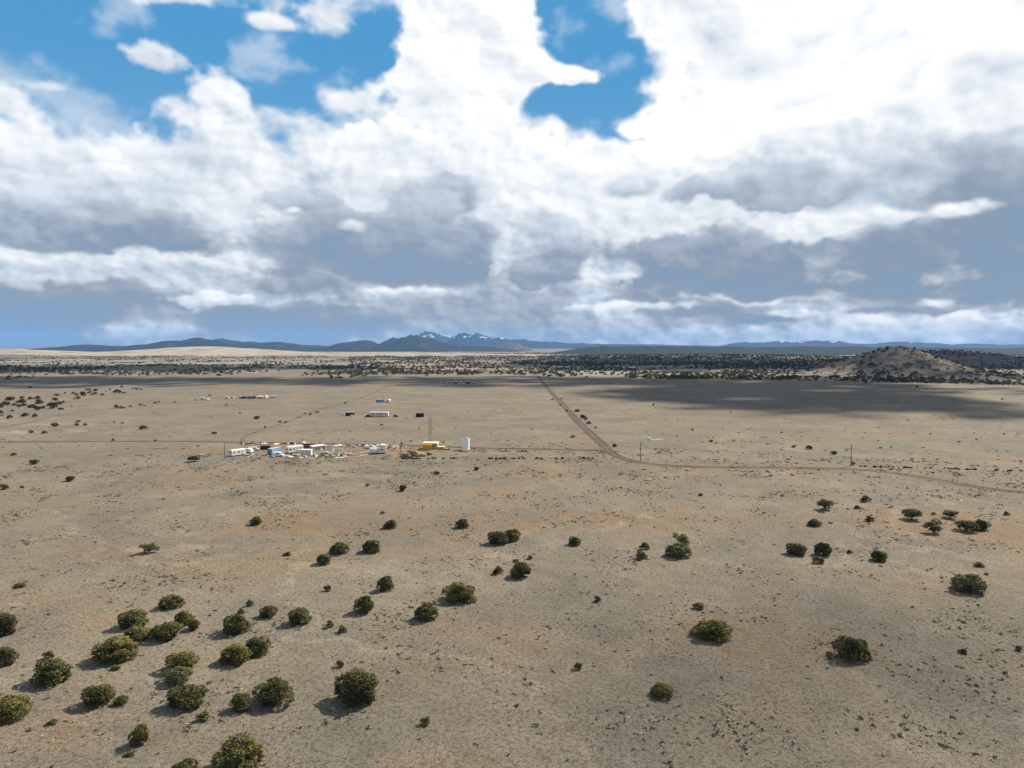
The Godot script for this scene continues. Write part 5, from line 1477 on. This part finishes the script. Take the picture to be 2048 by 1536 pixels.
func _ready():
	var cam := Camera3D.new()
	cam.name = "camera"
	cam.position = Vector3(0, EYE, 0)
	cam.rotation.x = -pitch
	cam.fov = rad_to_deg(2.0 * atan(768.0 / FOCAL))
	cam.near = 0.5
	cam.far = 90000.0
	add_child(cam)
	var env := Environment.new()
	env.background_mode = Environment.BG_SKY
	env.sky = make_sky()
	env.background_energy_multiplier = 1.0 / EXPOSURE
	env.tonemap_mode = Environment.TONE_MAPPER_LINEAR
	env.tonemap_exposure = EXPOSURE
	env.sdfgi_enabled = true
	env.ssao_enabled = true
	env.ssil_enabled = true
	env.fog_enabled = true
	env.fog_density = 0.000026
	env.fog_light_color = Color(0.48, 0.71, 0.98)
	var we := WorldEnvironment.new()
	we.name = "world_environment"
	we.environment = env
	add_child(we)
	var sun := DirectionalLight3D.new()
	sun.name = "sun"
	sun.light_energy = 1.45
	sun.light_color = Color(1.0, 0.955, 0.88)
	sun.light_angular_distance = 0.53
	sun.shadow_enabled = true
	add_child(sun)
	sun.look_at_from_position(sun_dir * 100.0, Vector3.ZERO)
	make_ground()
	var rut := Color(0.098, 0.078, 0.064)
	var crown := Color(0.14, 0.116, 0.092)
	make_track("dirt_road", [[1074, 750], [1086, 765], [1100, 782], [1121, 804], [1146, 832], [1170, 857], [1195, 880], [1212, 896], [1226, 908], [1247, 917], [1281, 925], [1330, 931], [1400, 934], [1500, 935], [1600, 936], [1700, 938], [1770, 944], [1830, 952], [1890, 963], [1950, 973], [2000, 980], [2100, 988]], 6.4, Color(0.085, 0.063, 0.051), crown * 0.85)
	make_track("dirt_track", [[-40, 884], [200, 883], [400, 883], [490, 885], [560, 886], [640, 887], [740, 889], [850, 892], [950, 896], [1060, 898], [1150, 900], [1196, 901], [1220, 907]], 4.6, rut * 0.72, crown * 0.75, 0.02)
	make_track("dirt_track", [[500, 886], [484, 881], [492, 872], [523, 860], [581, 841], [632, 821], [690, 805], [714, 799], [748, 785], [779, 770]], 3.4, rut * 1.2, crown, 0.028)
	make_track("dirt_track", [[-40, 863], [0, 856], [44, 848], [91, 837], [146, 827], [224, 817], [300, 811], [400, 800], [500, 788], [600, 776], [740, 758]], 3.6, rut * 1.2, crown, 0.016)
	make_track("dirt_track", [[1180, 899], [1204, 898], [1213, 893]], 3.0, rut, crown, 0.032)
	var earth := StandardMaterial3D.new()
	earth.vertex_color_use_as_albedo = true
	earth.roughness = 1.0
	earth.metallic_specular = 0.2
	for h in [
		["hill", Vector2(694, -1310), Vector2(200, 225), 50.0, 0.12, 61, 110, [Color(0.172, 0.143, 0.116), Color(0.075, 0.06, 0.052)], 1.15],
		["hill", Vector2(1130, -1900), Vector2(420, 260), 38.0, 0.2, 62, 60, [Color(0.085, 0.07, 0.062), Color(0.12, 0.1, 0.085)], 0.9],
		["hill", Vector2(680, -2700), Vector2(950, 520), 18.0, 0.0, 63, 60, [Color(0.13, 0.115, 0.1), Color(0.1, 0.09, 0.08)], 0.5],
		["hill", Vector2(-1900, -4500), Vector2(1000, 600), 47.0, 0.1, 64, 60, [Color(0.28, 0.245, 0.19), Color(0.2, 0.17, 0.135)], 0.9],
		["hill", Vector2(-3250, -4400), Vector2(1000, 600), 38.0, 0.0, 65, 50, [Color(0.28, 0.245, 0.19), Color(0.15, 0.13, 0.105)], 0.8],
		["hill", Vector2(-2300, -3200), Vector2(420, 260), 12.0, 0.0, 66, 40, [Color(0.12, 0.1, 0.085), Color(0.1, 0.08, 0.07)], 0.8],
		["hill", Vector2(-700, -4100), Vector2(1050, 450), 16.0, 0.0, 67, 60, [Color(0.27, 0.235, 0.18), Color(0.15, 0.13, 0.105)], 0.8],
	]:
		var r := hill_mesh(h[1], h[2], h[3], h[4], h[5], h[6], h[7], h[8])
		structure(h[0], r[0], earth)
		if -h[1].y < 4000.0: hills.append(r[1])
	var pine := Color(0.013, 0.025, 0.032)
	var slope := Color(0.035, 0.04, 0.04)
	for g in [
		# crest as seen, distance, half-depth, ...
		["mountain_range", [[60, 694], [180, 688], [230, 692], [300, 689], [350, 681], [400, 675], [450, 683], [490, 693], [515, 690], [540, 683], [562, 691], [590, 687], [625, 694], [665, 692], [700, 683], [735, 679], [762, 688], [790, 675], [822, 670], [858, 675], [895, 686], [960, 691], [1080, 695]], 8000.0, 1300.0, 71, pine, slope, 999.0, 0.0],
		["mountain_range", [[400, 690], [440, 677], [480, 682], [530, 685], [560, 684], [620, 690], [680, 690]], 11000.0, 1400.0, 72, pine, slope, 999.0, 0.0],
		["mountain_range", [[760, 692], [800, 676], [860, 664], [900, 672], [940, 690]], 19500.0, 1500.0, 73, pine, slope, 290.0, 0.3],
		["mountain_range", [[850, 690], [890, 676], [920, 667], [945, 665], [985, 673], [1030, 678], [1080, 682], [1150, 686], [1260, 688], [1400, 690], [1480, 692]], 16500.0, 2000.0, 74, pine, slope, 215.0, 0.26],
		["mountain_range", [[975, 697], [1022, 684], [1070, 697]], 10000.0, 420.0, 75, Color(0.06, 0.058, 0.05), Color(0.13, 0.115, 0.09), 999.0, 0.0],
		["mountain_range", [[1380, 690], [1440, 688], [1490, 683], [1520, 684], [1560, 682], [1590, 684], [1640, 679], [1665, 681], [1700, 687], [1750, 687], [1790, 683], [1850, 685], [1900, 690], [1940, 687], [1990, 690], [2040, 688], [2120, 691], [2200, 689]], 16500.0, 2000.0, 76, pine, slope, 140.0, 0.3],
		["mesa", [[1060, 692], [1120, 690.5], [1300, 690.5], [1500, 692], [1700, 691], [1900, 694], [2060, 695], [2300, 694]], 4900.0, 650.0, 77, pine, pine, 999.0, 0.0],
	]:
		structure(g[0], range_mesh(g[1], g[2], g[3], g[4], g[5], g[6], g[7], g[8]), earth)
	make_clouds()
	make_bushes()
	make_far_trees()
	make_scrub()
	make_homestead()
